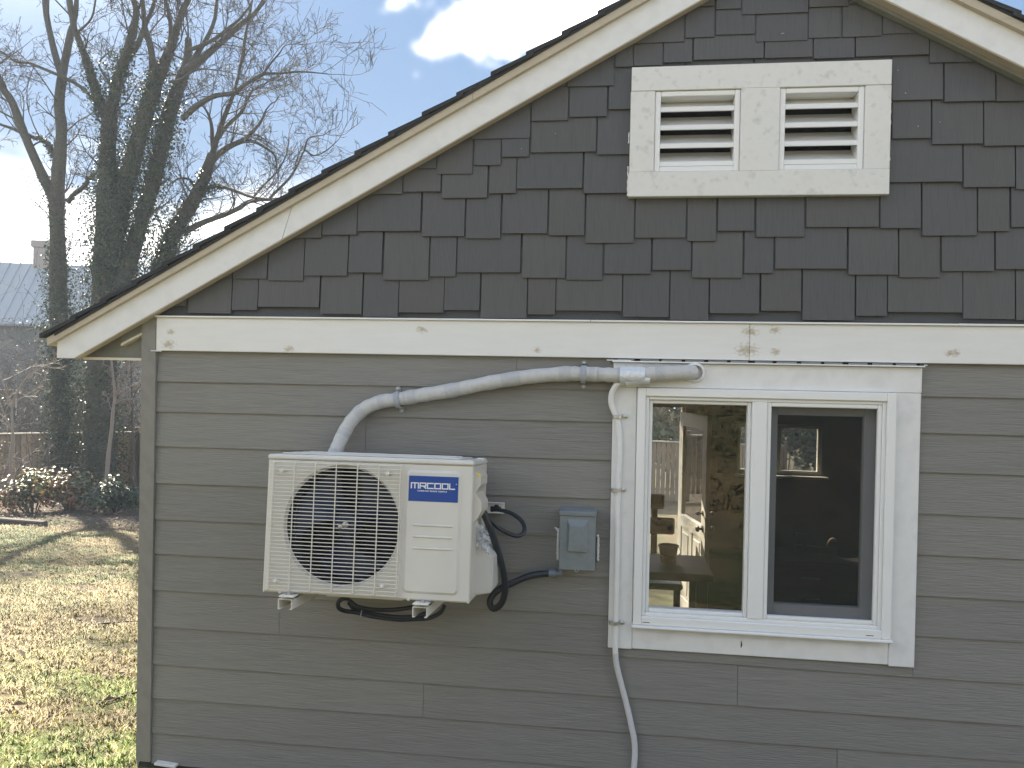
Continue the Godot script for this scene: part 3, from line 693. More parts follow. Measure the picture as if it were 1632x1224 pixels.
func make_shell(h: Node) -> void:
	var e := 0.12
	# front wall round the window
	for r in [[LEFT, 0.105, -0.7, 1.95], [1.055, RIGHT, -0.7, 1.95], [0.105, 1.055, -0.7, 0.80], [0.105, 1.055, 1.735, 1.95]]:
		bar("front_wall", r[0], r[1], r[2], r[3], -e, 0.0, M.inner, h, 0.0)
	var b := MB.new()
	for q in around_vent(LEFT, 1.951, RIGHT, 4.0):
		for o in clipped(q, 0.09): b.prism(o, -e, -0.002)
	put("gable_wall", b, M.inner, h)
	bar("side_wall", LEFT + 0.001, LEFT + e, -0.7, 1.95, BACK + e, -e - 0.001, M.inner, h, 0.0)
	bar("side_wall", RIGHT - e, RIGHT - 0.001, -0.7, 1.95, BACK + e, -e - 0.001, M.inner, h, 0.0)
	# back wall with doorway and window
	var z0 := BACK; var z1 := BACK + e
	for r in [[LEFT, -0.27, -0.7, 2.0], [-0.27, 0.67, 1.50, 2.0], [0.67, 1.18, -0.7, 2.0], [1.18, 2.0, -0.7, 0.86], [1.18, 2.0, 1.36, 2.0], [2.0, RIGHT, -0.7, 2.0]]:
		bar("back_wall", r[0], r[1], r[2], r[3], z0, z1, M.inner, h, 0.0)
	b = MB.new()
	for o in clipped(PackedVector2Array([Vector2(LEFT, 2.001), Vector2(RIGHT, 2.001), Vector2(RIGHT, 4), Vector2(LEFT, 4)]), 0.09): b.prism(o, z0, z1)
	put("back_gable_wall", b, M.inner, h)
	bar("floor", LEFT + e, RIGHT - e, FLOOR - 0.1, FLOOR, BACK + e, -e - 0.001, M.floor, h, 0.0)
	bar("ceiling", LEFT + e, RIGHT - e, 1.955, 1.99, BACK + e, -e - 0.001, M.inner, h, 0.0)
	bar("threshold", -0.27, 0.67, FLOOR - 0.09, FLOOR + 0.012, BACK - 0.02, BACK + e, M.timber, h, 0.003)
	# door frame and the open door
	for x in [-0.27, 0.64]: bar("door_jamb", x, x + 0.03, FLOOR + 0.013, 1.50, BACK - 0.01, BACK + e + 0.01, M.door, h, 0.002)
	var d := group_part("door", h, Vector3(0.635, FLOOR + 0.02, BACK + e + 0.015))
	d.rotation.y = deg_to_rad(-78.0)
	d.set_meta("label", "white half-glazed door standing open into the room")
	# local x runs from the hinge to the free edge
	var dw := 0.86; var dh := 2.0
	for r in [[0.0, 0.12, 0.0, dh], [dw - 0.12, dw, 0.0, dh], [0.12, dw - 0.12, 0.0, 0.2], [0.12, dw - 0.12, 0.88, 1.0], [0.12, dw - 0.12, dh - 0.13, dh], [0.39, 0.47, 0.2, 0.88]]:
		bar("door_rail", r[0], r[1], r[2], r[3], -0.02, 0.02, M.door, d, 0.002)
	for x in [[0.12, 0.39], [0.47, dw - 0.12]]:
		bar("door_panel", x[0], x[1], 0.2, 0.88, -0.012, 0.012, M.door, d, 0.002)
		bar("raised_panel", x[0] + 0.045, x[1] - 0.045, 0.245, 0.835, -0.018, 0.018, M.door, d, 0.006)
	bar("door_pane", 0.121, dw - 0.121, 1.001, dh - 0.131, -0.003, 0.003, M.glass, d, 0.0)
	for s in [[0.98, 0.03], [1.12, 0.022]]:
		for sg in [-1.0, 1.0]:
			var kb := MB.new()
			kb.lathe(Vector3(dw - 0.065, s[0], 0.02 * sg), [Vector2(s[1], 0), Vector2(s[1], 0.006), Vector2(0.01, 0.008), Vector2(0.01, 0.03), Vector2(s[1] * 0.85, 0.038), Vector2(s[1] * 0.95, 0.052), Vector2(s[1] * 0.6, 0.064), Vector2(0.0, 0.066)], 14, Basis(Vector3.RIGHT, PI / 2 * sg))
			put("door_knob" if s[0] < 1.0 else "deadbolt", kb, M.black, d)
	# back window
	var bw := group_part("back_window", h)
	for r in [[1.18, 2.0, 0.86, 0.90], [1.18, 2.0, 1.32, 1.36], [1.18, 1.22, 0.90, 1.32], [1.96, 2.0, 0.90, 1.32], [1.57, 1.61, 0.90, 1.32]]:
		bar("sash_bar", r[0], r[1], r[2], r[3], BACK + 0.03, BACK + 0.08, M.door, bw, 0.002)
	bar("window_pane", 1.221, 1.959, 0.901, 1.319, BACK + 0.05, BACK + 0.054, M.glass, bw, 0.0)
	bar("window_stool", 1.14, 2.04, 0.835, 0.858, BACK + 0.1, BACK + 0.2, M.door, bw, 0.003)

func around_vent(x0: float, y0: float, x1: float, y1: float) -> Array:
	return [rect(x0, y0, 0.12, y1), rect(0.94, y0, x1, y1), rect(0.12, y0, 0.94, 2.62), rect(0.12, 2.965, 0.94, y1)]

func make_gable(h: Node) -> void:
	var b := MB.new()
	for o in clipped(rect(-2.3, 2.024, RIGHT + 0.3, 2.13), 0.02): b.prism(o, 0.002, 0.013)
	put("starter_strip", b, M.starter, h)
	b = MB.new()
	for q in around_vent(-2.3, 2.131, RIGHT + 0.3, 4.0):
		for o in clipped(q, 0.02): b.prism(o, 0.0, 0.0035)
	put("gable_backing", b, M.starter, h)
	var j := 0
	for row in GABLE_ROWS:
		var list: Array = row.duplicate(true)
		# the courses go on past the picture to the far rake
		var base: float = list[list.size() / 2][2]
		while list[-1][1] < RIGHT + 0.2 and rake_low(list[-1][1]) > base - 0.1:
			var x: float = list[-1][1] + 0.006
			list.append([x, x + rng.randf_range(0.12, 0.28), base + rng.randf_range(-0.02, 0.02)])
		for s in list:
			var y: float = s[2]
			b = MB.new()
			for o in clipped(rect(s[0] + 0.0005, y, s[1] - 0.0005, y + 0.30), 0.03):
				for q in Geometry2D.clip_polygons(o, rect(0.10, 2.60, 0.96, 2.98)): b.prism(q, 0.0225, 0.031, -0.068, y)
			if b.v.size() > 0: put("shingle", b, M.shingle[rng.randi() % 4], h)
		j += 1

func slope_board(x0: float, x1: float, lo: float, hi: float, z0: float, z1: float, cut0 := 0.0, cut1 := 0.0) -> MB:
	# a board along the slope between two plumb cuts, its edges lo and hi above the lower rake line
	var b := MB.new()
	var o := PackedVector2Array([Vector2(x0, rake_low(x0) + lo), Vector2(x1, rake_low(x1) + lo), Vector2(x1 + cut1, rake_low(x1 + cut1) + hi), Vector2(x0 + cut0, rake_low(x0 + cut0) + hi)])
	b.prism(o, z0, z1)
	return b

func make_rakes(h: Node) -> void:
	var tip := -2.485
	# left rake: two lengths with a scarf joint
	var b := MB.new()
	b.prism(PackedVector2Array([Vector2(tip, 1.834), Vector2(-2.405, 1.834), Vector2(-1.4425, rake_low(-1.4425)), Vector2(-1.4005, rake_low(-1.4005) + 0.114), Vector2(tip, rake_low(tip) + 0.114)]), 0.03, 0.075)
	put("rake_board", b, M.trim, h)
	put("rake_board", slope_board(-1.4395, APEX.x, 0.0, 0.114, 0.03, 0.075, 0.042, 0.0), M.trim, h)
	put("rake_edge", slope_board(-2.40, APEX.x, -0.005, -0.0005, 0.03, 0.073), M.tan, h)
	put("rake_edge", slope_board(APEX.x, 3.6, -0.005, -0.0005, 0.062, 0.105), M.tan, h)
	put("rake_board", slope_board(APEX.x, 3.685, 0.0, 0.114, 0.062, 0.107), M.trim, h)
	b = MB.new()
	for o in clipped(PackedVector2Array([Vector2(APEX.x, APEX.y - 0.02), Vector2(3.6, rake_low(3.6) - 0.02), Vector2(3.6, 4), Vector2(APEX.x, 4)]), 0.05): b.prism(o, 0.026, 0.0615)
	put("rake_filler", b, M.soffit, h)
	b = MB.new()
	for o in clipped(PackedVector2Array([Vector2(-2.4, rake_low(-2.4) + 0.012), Vector2(APEX.x, APEX.y + 0.012), Vector2(APEX.x, 4), Vector2(-2.4, 4)]), 0.05): b.prism(o, 0.004, 0.0295)
	put("rake_filler", b, M.tan, h)
	# tan shadow board under the roofing
	var at := [-2.517, -1.93, -0.62, APEX.x]
	for k in 3: put("shadow_board", slope_board(at[k] + (0.0015 if k > 0 else 0.0), at[k + 1], 0.1145, 0.149, 0.02, 0.097), M.tan, h)
	put("shadow_board", slope_board(APEX.x, 3.717, 0.1145, 0.149, 0.05, 0.13), M.tan, h)
	# open eave behind the rake: fascia, return panel and a lookout
	bar("eave_fascia", -2.48, -2.45, 1.84, 1.925, BACK - 0.1, 0.029, M.soffit, h)
	b = MB.new()
	b.prism(PackedVector2Array([Vector2(-2.43, 1.842), Vector2(LEFT - 0.001, 1.842), Vector2(LEFT - 0.001, rake_low(LEFT) + 0.08), Vector2(-2.43, rake_low(-2.43) + 0.08)]), -0.03, -0.012)
	put("eave_return", b, M.soffit, h)
	b = MB.new()
	b.prism(PackedVector2Array([Vector2(-2.215, 1.905), Vector2(LEFT - 0.001, 1.957), Vector2(LEFT - 0.001, 2.06), Vector2(-2.215, 2.02)]), -0.0115, 0.012)
	put("lookout_block", b, M.soffit, h)
	b = MB.new()
	b.prism(PackedVector2Array([Vector2(-2.213, 1.893), Vector2(LEFT - 0.001, 1.945), Vector2(LEFT - 0.001, 1.956), Vector2(-2.213, 1.904)]), -0.0115, 0.024)
	put("lookout_strip", b, M.cream, h)
	bar("eave_strip", -2.40, LEFT - 0.001, 1.829, 1.8405, -0.03, 0.02, M.cream, h, 0.001)
	bar("eave_soffit", -2.45, LEFT - 0.001, 1.842, 1.852, BACK, -0.031, M.soffit, h, 0.001)
	bar("eave_fascia", 3.65, 3.68, 1.84, 1.925, BACK - 0.1, 0.061, M.soffit, h)
	bar("eave_soffit", RIGHT + 0.001, 3.65, 1.842, 1.852, BACK, 0.02, M.soffit, h, 0.001)
	# roof: deck and courses of asphalt shingles
	var roof := group_part("roof", h)
	for s in [-1.0, 1.0]:
		var far: float = -2.5 if s < 0 else 3.70
		var zf: float = 0.02 if s < 0 else 0.049
		b = MB.new()
		b.prism(PackedVector2Array([Vector2(far, rake_low(far) + 0.115), Vector2(APEX.x, APEX.y + 0.115), Vector2(APEX.x, APEX.y + 0.148), Vector2(far, rake_low(far) + 0.148)]), BACK - 0.15, zf - 0.001)
		put("roof_deck", b, M.soffit, roof)
		var n := 22
		var run := (APEX.x + 2.545)
		for k in n:
			var xa: float = APEX.x + s * run * (1.0 - float(k) / n)
			var xb: float = APEX.x + s * maxf(run * (1.0 - float(k + 1) / n) - 0.03, 0.0)
			b = MB.new()
			var o := PackedVector2Array([Vector2(xa, rake_low(xa) + 0.164), Vector2(xa, rake_low(xa) + 0.182), Vector2(xb, rake_low(xb) + 0.165), Vector2(xb, rake_low(xb) + 0.1505)])
			b.prism(o, BACK - 0.2, zf + 0.088 + rng.randf_range(-0.004, 0.004))
			put("shingle_course", b, M.roofing, roof)
		b = MB.new()
		b.prism(PackedVector2Array([Vector2(far - s * 0.02, rake_low(far) + 0.1495), Vector2(APEX.x, APEX.y + 0.1495), Vector2(APEX.x, APEX.y + 0.1635), Vector2(far - s * 0.02, rake_low(far) + 0.1635)]), BACK - 0.19, zf + 0.082)
		put("roof_underlay", b, M.roofing, roof)
	# white band under the gable with its metal cap
	var fm: StandardMaterial3D = mat(Color.WHITE, 0.5)
	fm.albedo_texture = frieze_texture()
	fm.uv1_scale = Vector3(0.18954, 6.8027, 1); fm.uv1_offset = Vector3(0.38590, 13.7551, 0)
	for x in [[-2.037, 0.5185], [0.5200, RIGHT - 0.068]]:
		b = MB.new()
		b.cbox(Vector3((x[0] + x[1]) / 2, 1.9485, 0.0185), Vector3(x[1] - x[0], 0.147, 0.033), 0.002)
		put("frieze_board", b, fm, h)
	for x in [[-2.040, -0.12], [-0.118, 1.30], [1.302, RIGHT - 0.06]]:
		bar("drip_cap", x[0], x[1], 2.0225, 2.0300 + rng.randf_range(-0.001, 0.001), 0.001, 0.046, M.vinyl, h, 0.001)
	# patches of spilled caulk and paint by the trim
	var spots := [[-2.037, 1.873, 0.05], [0.0, 1.866, 0.10], [0.35, 1.862, 0.05], [1.19, 1.867, 0.012]]
	for s in spots: bit("caulk_bead", Vector3(s[0], s[1], 0.032), Vector3(s[2], 0.005, 0.012), M.caulk, h, 0.002)
	bit("shim", Vector3(-1.96, 0.035, 0.035), Vector3(0.10, 0.012, 0.03), M.trim_old, h, 0.002, Basis(Vector3.BACK, -0.06))

func frieze_texture() -> ImageTexture:
	var w := 2048; var hh := 64
	var im := Image.create(w, hh, false, Image.FORMAT_RGB8)
	var f := FastNoiseLite.new()
	f.seed = 77; f.frequency = 0.02; f.fractal_octaves = 4
	for y in hh:
		for x in w:
			var n := f.get_noise_2d(x * 0.5, y * 3.0)
			var c := Vector3(0.77, 0.76, 0.74) * (1.0 + 0.035 * n)
			im.set_pixel(x, y, Color(c.x, c.y, c.z).linear_to_srgb())
	# resin bleeding through from the knots
	for s in FRIEZE_STAINS:
		var cx: float = (s[0] + 2.036) / 5.276 * w
		var cy: float = (2.022 - s[1]) / 0.147 * hh
		var r: float = 5.0 * s[2]
		for y in range(maxi(0, int(cy - r * 2)), mini(hh, int(cy + r * 2))):
			for x in range(maxi(0, int(cx - r * 3)), mini(w, int(cx + r * 3))):
				var d := Vector2((x - cx) / (r * 1.5), (y - cy) / r).length() + f.get_noise_2d(x * 6.0, y * 9.0) * 0.9
				var a := smoothstep(1.3, 0.0, d) * 0.5
				var old := im.get_pixel(x, y)
				im.set_pixel(x, y, old.lerp(Color(0.55, 0.47, 0.34), a))
	return ImageTexture.create_from_image(im)

func make_window(h: Node) -> void:
	var w := group_part("window", h)
	# casing
	bar("casing_board", -0.0215, 0.0765, 0.680, 1.7565, 0.002, 0.036, M.trim, w, 0.003)
	bar("casing_board", 1.0785, 1.1755, 0.677, 1.7565, 0.002, 0.036, M.trim, w, 0.003)
	bar("casing_board", -0.0215, 1.1765, 1.7570, 1.8575, 0.002, 0.038, M.trim, w, 0.003)
	bar("casing_board", 0.0775, 1.0775, 0.682, 0.7795, 0.002, 0.034, M.trim, w, 0.003)
	bar("drip_cap", -0.026, 1.181, 1.8585, 1.8640, 0.001, 0.056, M.vinyl, w, 0.001)
	bar("flashing_gap", -0.02, 1.175, 1.8645, 1.8740, 0.001, 0.012, M.gap, w, 0.0)
	for k in 13:
		bar("flashing_tab", -0.01 + k * 0.091 + rng.randf_range(0, 0.01), 0.07 + k * 0.091 + rng.randf_range(-0.01, 0.005), 1.8646, 1.8735, 0.0125, 0.020, M.strap, w, 0.001)
	# vinyl frame: outer ring, stepped inner ring, sill lip
	ring(w, "frame", 0.078, 1.078, 0.790, 1.756, 0.034, -0.05, 0.060, M.vinyl)
	ring(w, "frame_step", 0.112, 1.044, 0.824, 1.722, 0.014, -0.05, 0.049, M.vinyl)
	bar("sill_lip", 0.074, 1.082, 0.778, 0.7895, 0.0, 0.072, M.vinyl, w, 0.003)
	bar("mullion", 0.533, 0.592, 0.838, 1.708, -0.05, 0.052, M.vinyl, w, 0.003)
	ring(w, "glazing_bead", 0.1265, 0.5325, 0.8385, 1.7075, 0.0145, -0.01, 0.036, M.vinyl)
	for z in [0.012]: bar("pane", 0.1412, 0.5178, 0.8532, 1.6928, z, z + 0.004, M.glass, w, 0.0)
	# sliding sash behind its insect screen
	ring(w, "screen_frame", 0.5925, 1.0295, 0.8385, 1.7075, 0.016, 0.020, 0.046, M.vinyl)
	bar("screen", 0.609, 1.013, 0.855, 1.691, 0.030, 0.0305, M.screen, w, 0.0)
	ring(w, "sash", 0.5930, 1.0290, 0.8390, 1.7070, 0.05, -0.045, -0.005, M.vinyl_sash)
	for z in [-0.026]: bar("pane", 0.6435, 0.9785, 0.8895, 1.6565, z, z + 0.004, M.glass, w, 0.0)
	for x in [0.118, 0.985]: bar("weep_slot", x, x + 0.028, 0.8005, 0.8030, 0.0595, 0.0605, M.black, w, 0.0)
	bar("interior_stool", 0.09, 1.07, 0.775, 0.80, -0.16, -0.051, M.door, w, 0.003)
	var mark := MB.new()
	mark.tube([Vector3(0.513, 0.716, 0.034), Vector3(0.515, 0.728, 0.0345), Vector3(0.513, 0.742, 0.034)], [0.002, 0.003, 0.001], 6)
	put("nick", mark, M.gap, w)

func ring(w: Node, called: String, x0: float, x1: float, y0: float, y1: float, t: float, z0: float, z1: float, m: Material) -> void:
	bar(called, x0, x0 + t, y0, y1, z0, z1, m, w, 0.003)
	bar(called, x1 - t, x1, y0, y1, z0, z1, m, w, 0.003)
	bar(called, x0 + t, x1 - t, y1 - t, y1, z0, z1 - 0.0005, m, w, 0.003)
	bar(called, x0 + t, x1 - t, y0, y0 + t, z0, z1 - 0.0005, m, w, 0.003)

func fitted(r: Array, n: int) -> Array:
	var o := []
	for k in r.size() - 1:
		for j in n: o.append(lerpf(r[k], r[k + 1], float(j) / n))
	o.append(r[-1])
	return o

func make_vent(h: Node) -> void:
	var w := group_part("gable_vent", h)
	bar("vent_board", 0.0275, 1.0300, 2.9575, 3.0545, 0.018, 0.057, M.trim_old, w, 0.002)
	bar("vent_board", 0.0225, 1.0310, 2.5310, 2.6300, 0.018, 0.057, M.trim_old, w, 0.002)
	bar("vent_board", 0.0255, 0.1235, 2.6305, 2.9570, 0.018, 0.055, M.trim_old, w, 0.002)
	bar("vent_board", 0.4610, 0.6110, 2.6280, 2.9570, 0.018, 0.058, M.trim_old, w, 0.002)
	bar("vent_board", 0.9340, 1.0310, 2.6305, 2.9570, 0.018, 0.055, M.trim_old, w, 0.002)
	for x in [[0.1245, 0.4600], [0.6120, 0.9330]]:
		var v := w
		bar("louver_back", x[0], x[1], 2.631, 2.956, -0.10, -0.095, M.gap, v, 0.0)
		ring(v, "louver_frame", x[0], x[1], 2.6310, 2.9565, 0.022, -0.05, 0.050, M.vinyl)
		for k in 4:
			var y := 2.655 + k * 0.0735
			var b := MB.new()
			var a: float = x[0] + 0.0225; var e: float = x[1] - 0.0225
			# blade slopes up into the wall, with a lip along its front edge
			b.prism(PackedVector2Array([Vector2(0.036, y), Vector2(0.0455, y), Vector2(0.0455, y + 0.0165), Vector2(0.043, y + 0.019), Vector2(0.036, y + 0.017), Vector2(0.034, y + 0.006), Vector2(-0.0535, y + 0.080), Vector2(-0.056, y + 0.077)]), -e, -a)
			var o := put("louver", b, M.vinyl, v)
			o.rotation.y = -PI / 2
			o.position = Vector3.ZERO
			# outline was drawn with its x towards the viewer
			o.transform = Transform3D(Basis(Vector3(0, 0, 1), Vector3(0, 1, 0), Vector3(-1, 0, 0)), Vector3.ZERO)
	# smears of caulk round the boards
	for s in [[0.021, 2.54, 2.66, 9], [0.022, 2.755, 2.80, 5], [1.034, 2.57, 2.72, 11], [1.035, 2.80, 2.90, 8]]:
		var b := MB.new()
		var p := []; var r := []
		for k in int(s[3]):
			p.append(Vector3(s[0] + rng.randf_range(-0.004, 0.003), lerpf(s[1], s[2], k / (s[3] - 1.0)), 0.030 + rng.randf_range(-0.002, 0.002)))
			r.append(rng.randf_range(0.0012, 0.0045))
		b.tube(smooth(p, 3), fitted(r, 3), 6)
		put("caulk_smear", b, M.caulk, w)
	for s in [[1.09, 2.93, 0.006, 0.006, 0.0], [1.14, 2.80, 0.004, 0.005, 0.0], [1.22, 2.815, 0.004, 0.004, 0.0], [1.06, 3.02, 0.004, 0.004, 0.0], [0.62, 3.18, 0.012, 0.004, 0.2], [-0.42, 2.74, 0.004, 0.004, 0.0], [-0.28, 2.80, 0.004, 0.004, 0.0]]:
		bit("paint_smear", Vector3(s[0], s[1], 0.0315), Vector3(s[2], s[3], 0.003), M.strap, w, 0.001, Basis(Vector3.BACK, s[4]))
	for x in [[0.20, 0.26], [0.33, 0.50], [0.62, 0.79]]:
		bar("caulk_smear", x[0], x[1], 3.0555, 3.0600, 0.02, 0.036, M.caulk, w, 0.001)

# ---------------------------------------------------------------- heat pump and its fittings
const TILT := 4.5
func smooth(pts: Array, n := 4) -> Array:
	var r := []
	for k in pts.size() - 1:
		var p0: Vector3 = pts[maxi(k - 1, 0)]; var p1: Vector3 = pts[k]; var p2: Vector3 = pts[k + 1]; var p3: Vector3 = pts[mini(k + 2, pts.size() - 1)]
		for j in n:
			var t := float(j) / n
			r.append(0.5 * ((2.0 * p1) + (p2 - p0) * t + (2.0 * p0 - 5.0 * p1 + 4.0 * p2 - p3) * t * t + (3.0 * p1 - 3.0 * p2 + p3 - p0) * t * t * t))
	r.append(pts[-1])
	return r

func same(r: float, n: int) -> Array:
	var a := []
	a.resize(n); a.fill(r)
	return a

func make_unit() -> void:
	var u := thing("heat_pump", "beige outdoor heat pump with round fan grille and blue label, hung on the wall", "heat pump", Vector3(-0.925, 0.945, 0.317))
	u.rotation.x = deg_to_rad(-TILT)
	var W := 0.798; var H := 0.500; var Z := 0.155
	var fc := Vector2(-0.399 + 0.378 * W, H * (1.0 - 0.479)); var fr := 0.229
	# front plate with its round mouth
	var b := MB.new()
	var x0 := -0.399; var x1 := -0.399 + 0.668 * W
	var n := 72
	for k in n:
		var q := []
		for a in [TAU * k / n, TAU * (k + 1) / n]:
			var d := Vector2(cos(a), sin(a))
			var t := 9.0
			if d.x > 1e-6: t = minf(t, (x1 - fc.x) / d.x)
			if d.x < -1e-6: t = minf(t, (x0 + 0.008 - fc.x) / d.x)
			if d.y > 1e-6: t = minf(t, (H - fc.y) / d.y)
			if d.y < -1e-6: t = minf(t, (0.006 - fc.y) / d.y)
			q.append([fc + d * fr, fc + d * maxf(t, fr + 0.0005)])
		b.poly([Vector3(q[0][0].x, q[0][0].y, Z), Vector3(q[0][1].x, q[0][1].y, Z), Vector3(q[1][1].x, q[1][1].y, Z), Vector3(q[1][0].x, q[1][0].y, Z)], Vector3.BACK)
	# corners that the fan of rays leaves out
	for s in [[x0 + 0.008, 0.006], [x0 + 0.008, H], [x1, 0.006], [x1, H]]:
		var best := []
		for k in n:
			var a := TAU * k / n; var a2 := TAU * (k + 1) / n
			var p := edge_hit(fc, a, x0 + 0.008, x1, 0.006, H); var p2 := edge_hit(fc, a2, x0 + 0.008, x1, 0.006, H)
			if absf(p.x - p2.x) > 1e-5 and absf(p.y - p2.y) > 1e-5 and Vector2(s[0], s[1]).distance_to(p) < 0.12: best = [p, Vector2(s[0], s[1]), p2]
		if best.size() == 3: b.out([Vector3(best[0].x, best[0].y, Z), Vector3(best[1].x, best[1].y, Z), Vector3(best[2].x, best[2].y, Z)], Vector3(0, 0.2, 0))
	b.poly([Vector3(x1, 0.006, Z), Vector3(0.391, 0.006, Z), Vector3(0.391, H, Z), Vector3(x1, H, Z)])
	# rounded edges down both sides of the front, and along the bottom
	for s in [-1.0, 1.0]:
		for k in 4:
			var a := PI / 2 * k / 4; var a2 := PI / 2 * (k + 1) / 4
			var e := []
			for t in [a, a2]: e.append(Vector3(s * (0.391 + 0.008 * sin(t)), 0, Z - 0.008 + 0.008 * cos(t)))
			b.out([e[0], e[1], e[1] + Vector3(0, H, 0), e[0] + Vector3(0, H, 0)], Vector3(0, 0.2, 0))
	b.poly([Vector3(-0.391, 0, Z - 0.006), Vector3(0.391, 0, Z - 0.006), Vector3(0.391, 0.006, Z), Vector3(-0.391, 0.006, Z)])
	put("front_panel", b, M.casing, u)
	# mouth ring
	b = MB.new()
	b.lathe(Vector3(fc.x, fc.y, Z), [Vector2(fr, 0), Vector2(fr - 0.004, -0.006), Vector2(fr - 0.009, -0.012)], 72, Basis(Vector3.RIGHT, PI / 2))
	put("fan_ring", b, M.casing, u)
	b = MB.new()
	b.lathe(Vector3(fc.x, fc.y, Z), [Vector2(fr - 0.009, -0.0125), Vector2(fr - 0.012, -0.07)], 72, Basis(Vector3.RIGHT, PI / 2))
	put("fan_shroud", b, M.cavity, u)
	# sides, back and bottom
	b = MB.new()
	for s in [-1.0, 1.0]: b.cbox(Vector3(s * 0.3955, H / 2, -0.004), Vector3(0.007, H, 0.302), 0.002)
	b.cbox(Vector3(0, 0.006, -0.006), Vector3(0.782, 0.012, 0.30), 0.003)
	b.cbox(Vector3(0, 0.004, Z - 0.012), Vector3(0.30, 0.018, 0.012), 0.004)
	put("casing", b, M.casing_side, u)
	b = MB.new()
	b.box(Vector3(0, H / 2, -0.14), Vector3(0.78, H - 0.02, 0.02))
	put("coil", b, M.coil, u)
	b = MB.new()
	b.box(Vector3(x1 + 0.004, H / 2, 0.0), Vector3(0.004, H - 0.02, 0.26))
	b.box(Vector3(fc.x, H / 2, -0.11), Vector3(0.52, H - 0.02, 0.004))
	put("fan_chamber", b, M.cavity, u)
	# lid with stepped top
	b = MB.new()
	b.cbox(Vector3(0, H + 0.011, 0.0), Vector3(W + 0.006, 0.021, 0.318), 0.007)
	b.cbox(Vector3(-0.01, H + 0.0245, -0.01), Vector3(W - 0.09, 0.006, 0.24), 0.003)
	for k in 3: b.cbox(Vector3(-0.01, H + 0.0285, -0.09 + k * 0.075), Vector3(W - 0.16, 0.004, 0.03), 0.0018)
	put("lid", b, M.casing, u)
	for s in [-1.0, 1.0]:
		bit("lid_cap", Vector3(s * 0.385, H + 0.018, -0.10), Vector3(0.036, 0.016, 0.07), M.casing, u, 0.006)
	# fan
	var fan := group_part("fan", u, Vector3(fc.x, fc.y, 0.06))
	for k in 3:
		b = MB.new()
		var rows := 7; var cols := 6
		var pts := []
		for i in rows + 1:
			var rr := lerpf(0.045, 0.208, float(i) / rows)
			var line := []
			for j in cols + 1:
				var t := float(j) / cols - 0.5
				var a := TAU * k / 3 + 0.35 + t * lerpf(0.9, 1.55, float(i) / rows) + 0.25 * float(i) / rows
				line.append(Vector3(cos(a) * rr, sin(a) * rr, t * 0.085 + 0.02 * cos(t * 3.0)))
			pts.append(line)
		for i in rows:
			for j in cols: b.poly([pts[i][j], pts[i + 1][j], pts[i + 1][j + 1], pts[i][j + 1]])
		put("fan_blade", b, M.fan, fan)
	b = MB.new()
	b.lathe(Vector3.ZERO, [Vector2(0.05, -0.045), Vector2(0.05, 0.03), Vector2(0.042, 0.045), Vector2(0.0, 0.048)], 28, Basis(Vector3.RIGHT, PI / 2))
	put("fan_hub", b, M.fan, fan)
	b = MB.new()
	b.lathe(Vector3(0, 0, 0.049), [Vector2(0.012, 0), Vector2(0.012, 0.006), Vector2(0.006, 0.008), Vector2(0.006, 0.016), Vector2(0, 0.017)], 12, Basis(Vector3.RIGHT, PI / 2))
	put("fan_nut", b, M.steel, fan)
	# wire guard
	var gx0 := -0.399 + 0.028 * W; var gx1 := -0.399 + 0.664 * W
	var gy0 := H * 0.026; var gy1 := H * 0.985
	b = MB.new()
	var wires := 35
	for k in wires:
		var y := lerpf(gy1, gy0, float(k) / (wires - 1))
		b.tube([Vector3(gx0 - 0.004, y, Z + 0.013), Vector3(gx1 + 0.004, y, Z + 0.013)], [0.0019, 0.0019], 6)
	for k in 7:
		var x := lerpf(gx0 + 0.006, gx1 - 0.004, float(k) / 6)
		b.tube([Vector3(x, gy1, Z - 0.001), Vector3(x, gy1, Z + 0.014), Vector3(x, gy1 - 0.004, Z + 0.0165), Vector3(x, gy0 + 0.004, Z + 0.0165), Vector3(x, gy0, Z + 0.014), Vector3(x, gy0, Z - 0.001)], same(0.0023, 6), 6)
	for e in [gx0, gx1]: b.tube([Vector3(e, gy1, Z + 0.0095), Vector3(e, gy0, Z + 0.0095)], [0.0019, 0.0019], 6)
	put("fan_guard", b, M.wire, u)
	for e in [[0.075, 0.92], [0.595, 0.925], [0.07, 0.09], [0.59, 0.095]]:
		b = MB.new()
		var at := Vector3(-0.399 + e[0] * W, H * e[1], Z + 0.002)
		b.lathe(at, [Vector2(0.0, 0.017), Vector2(0.006, 0.016), Vector2(0.0085, 0.012), Vector2(0.0085, 0.0)], 14, Basis(Vector3.RIGHT, PI / 2))
		b.cbox(at + Vector3(0, 0, 0.004), Vector3(0.034, 0.007, 0.006), 0.002)
		put("guard_screw", b, M.wire, u)
	b = MB.new()
	b.lathe(Vector3(fc.x, fc.y, Z + 0.012), [Vector2(0.0, 0.007), Vector2(0.007, 0.006), Vector2(0.0105, 0.0)], 16, Basis(Vector3.RIGHT, PI / 2))
	put("guard_boss", b, M.steel, u)
	# raised service panel with three ribs
	var px0 := -0.399 + 0.682 * W; var px1 := -0.399 + 0.950 * W
	var py0 := H * 0.050; var py1 := H * 0.962
	b = MB.new()
	plate(b, px0, px1, py0, py1, Z, 0.007, 0.022, 0.010)
	var sp := put("service_panel", b, M.casing, u)
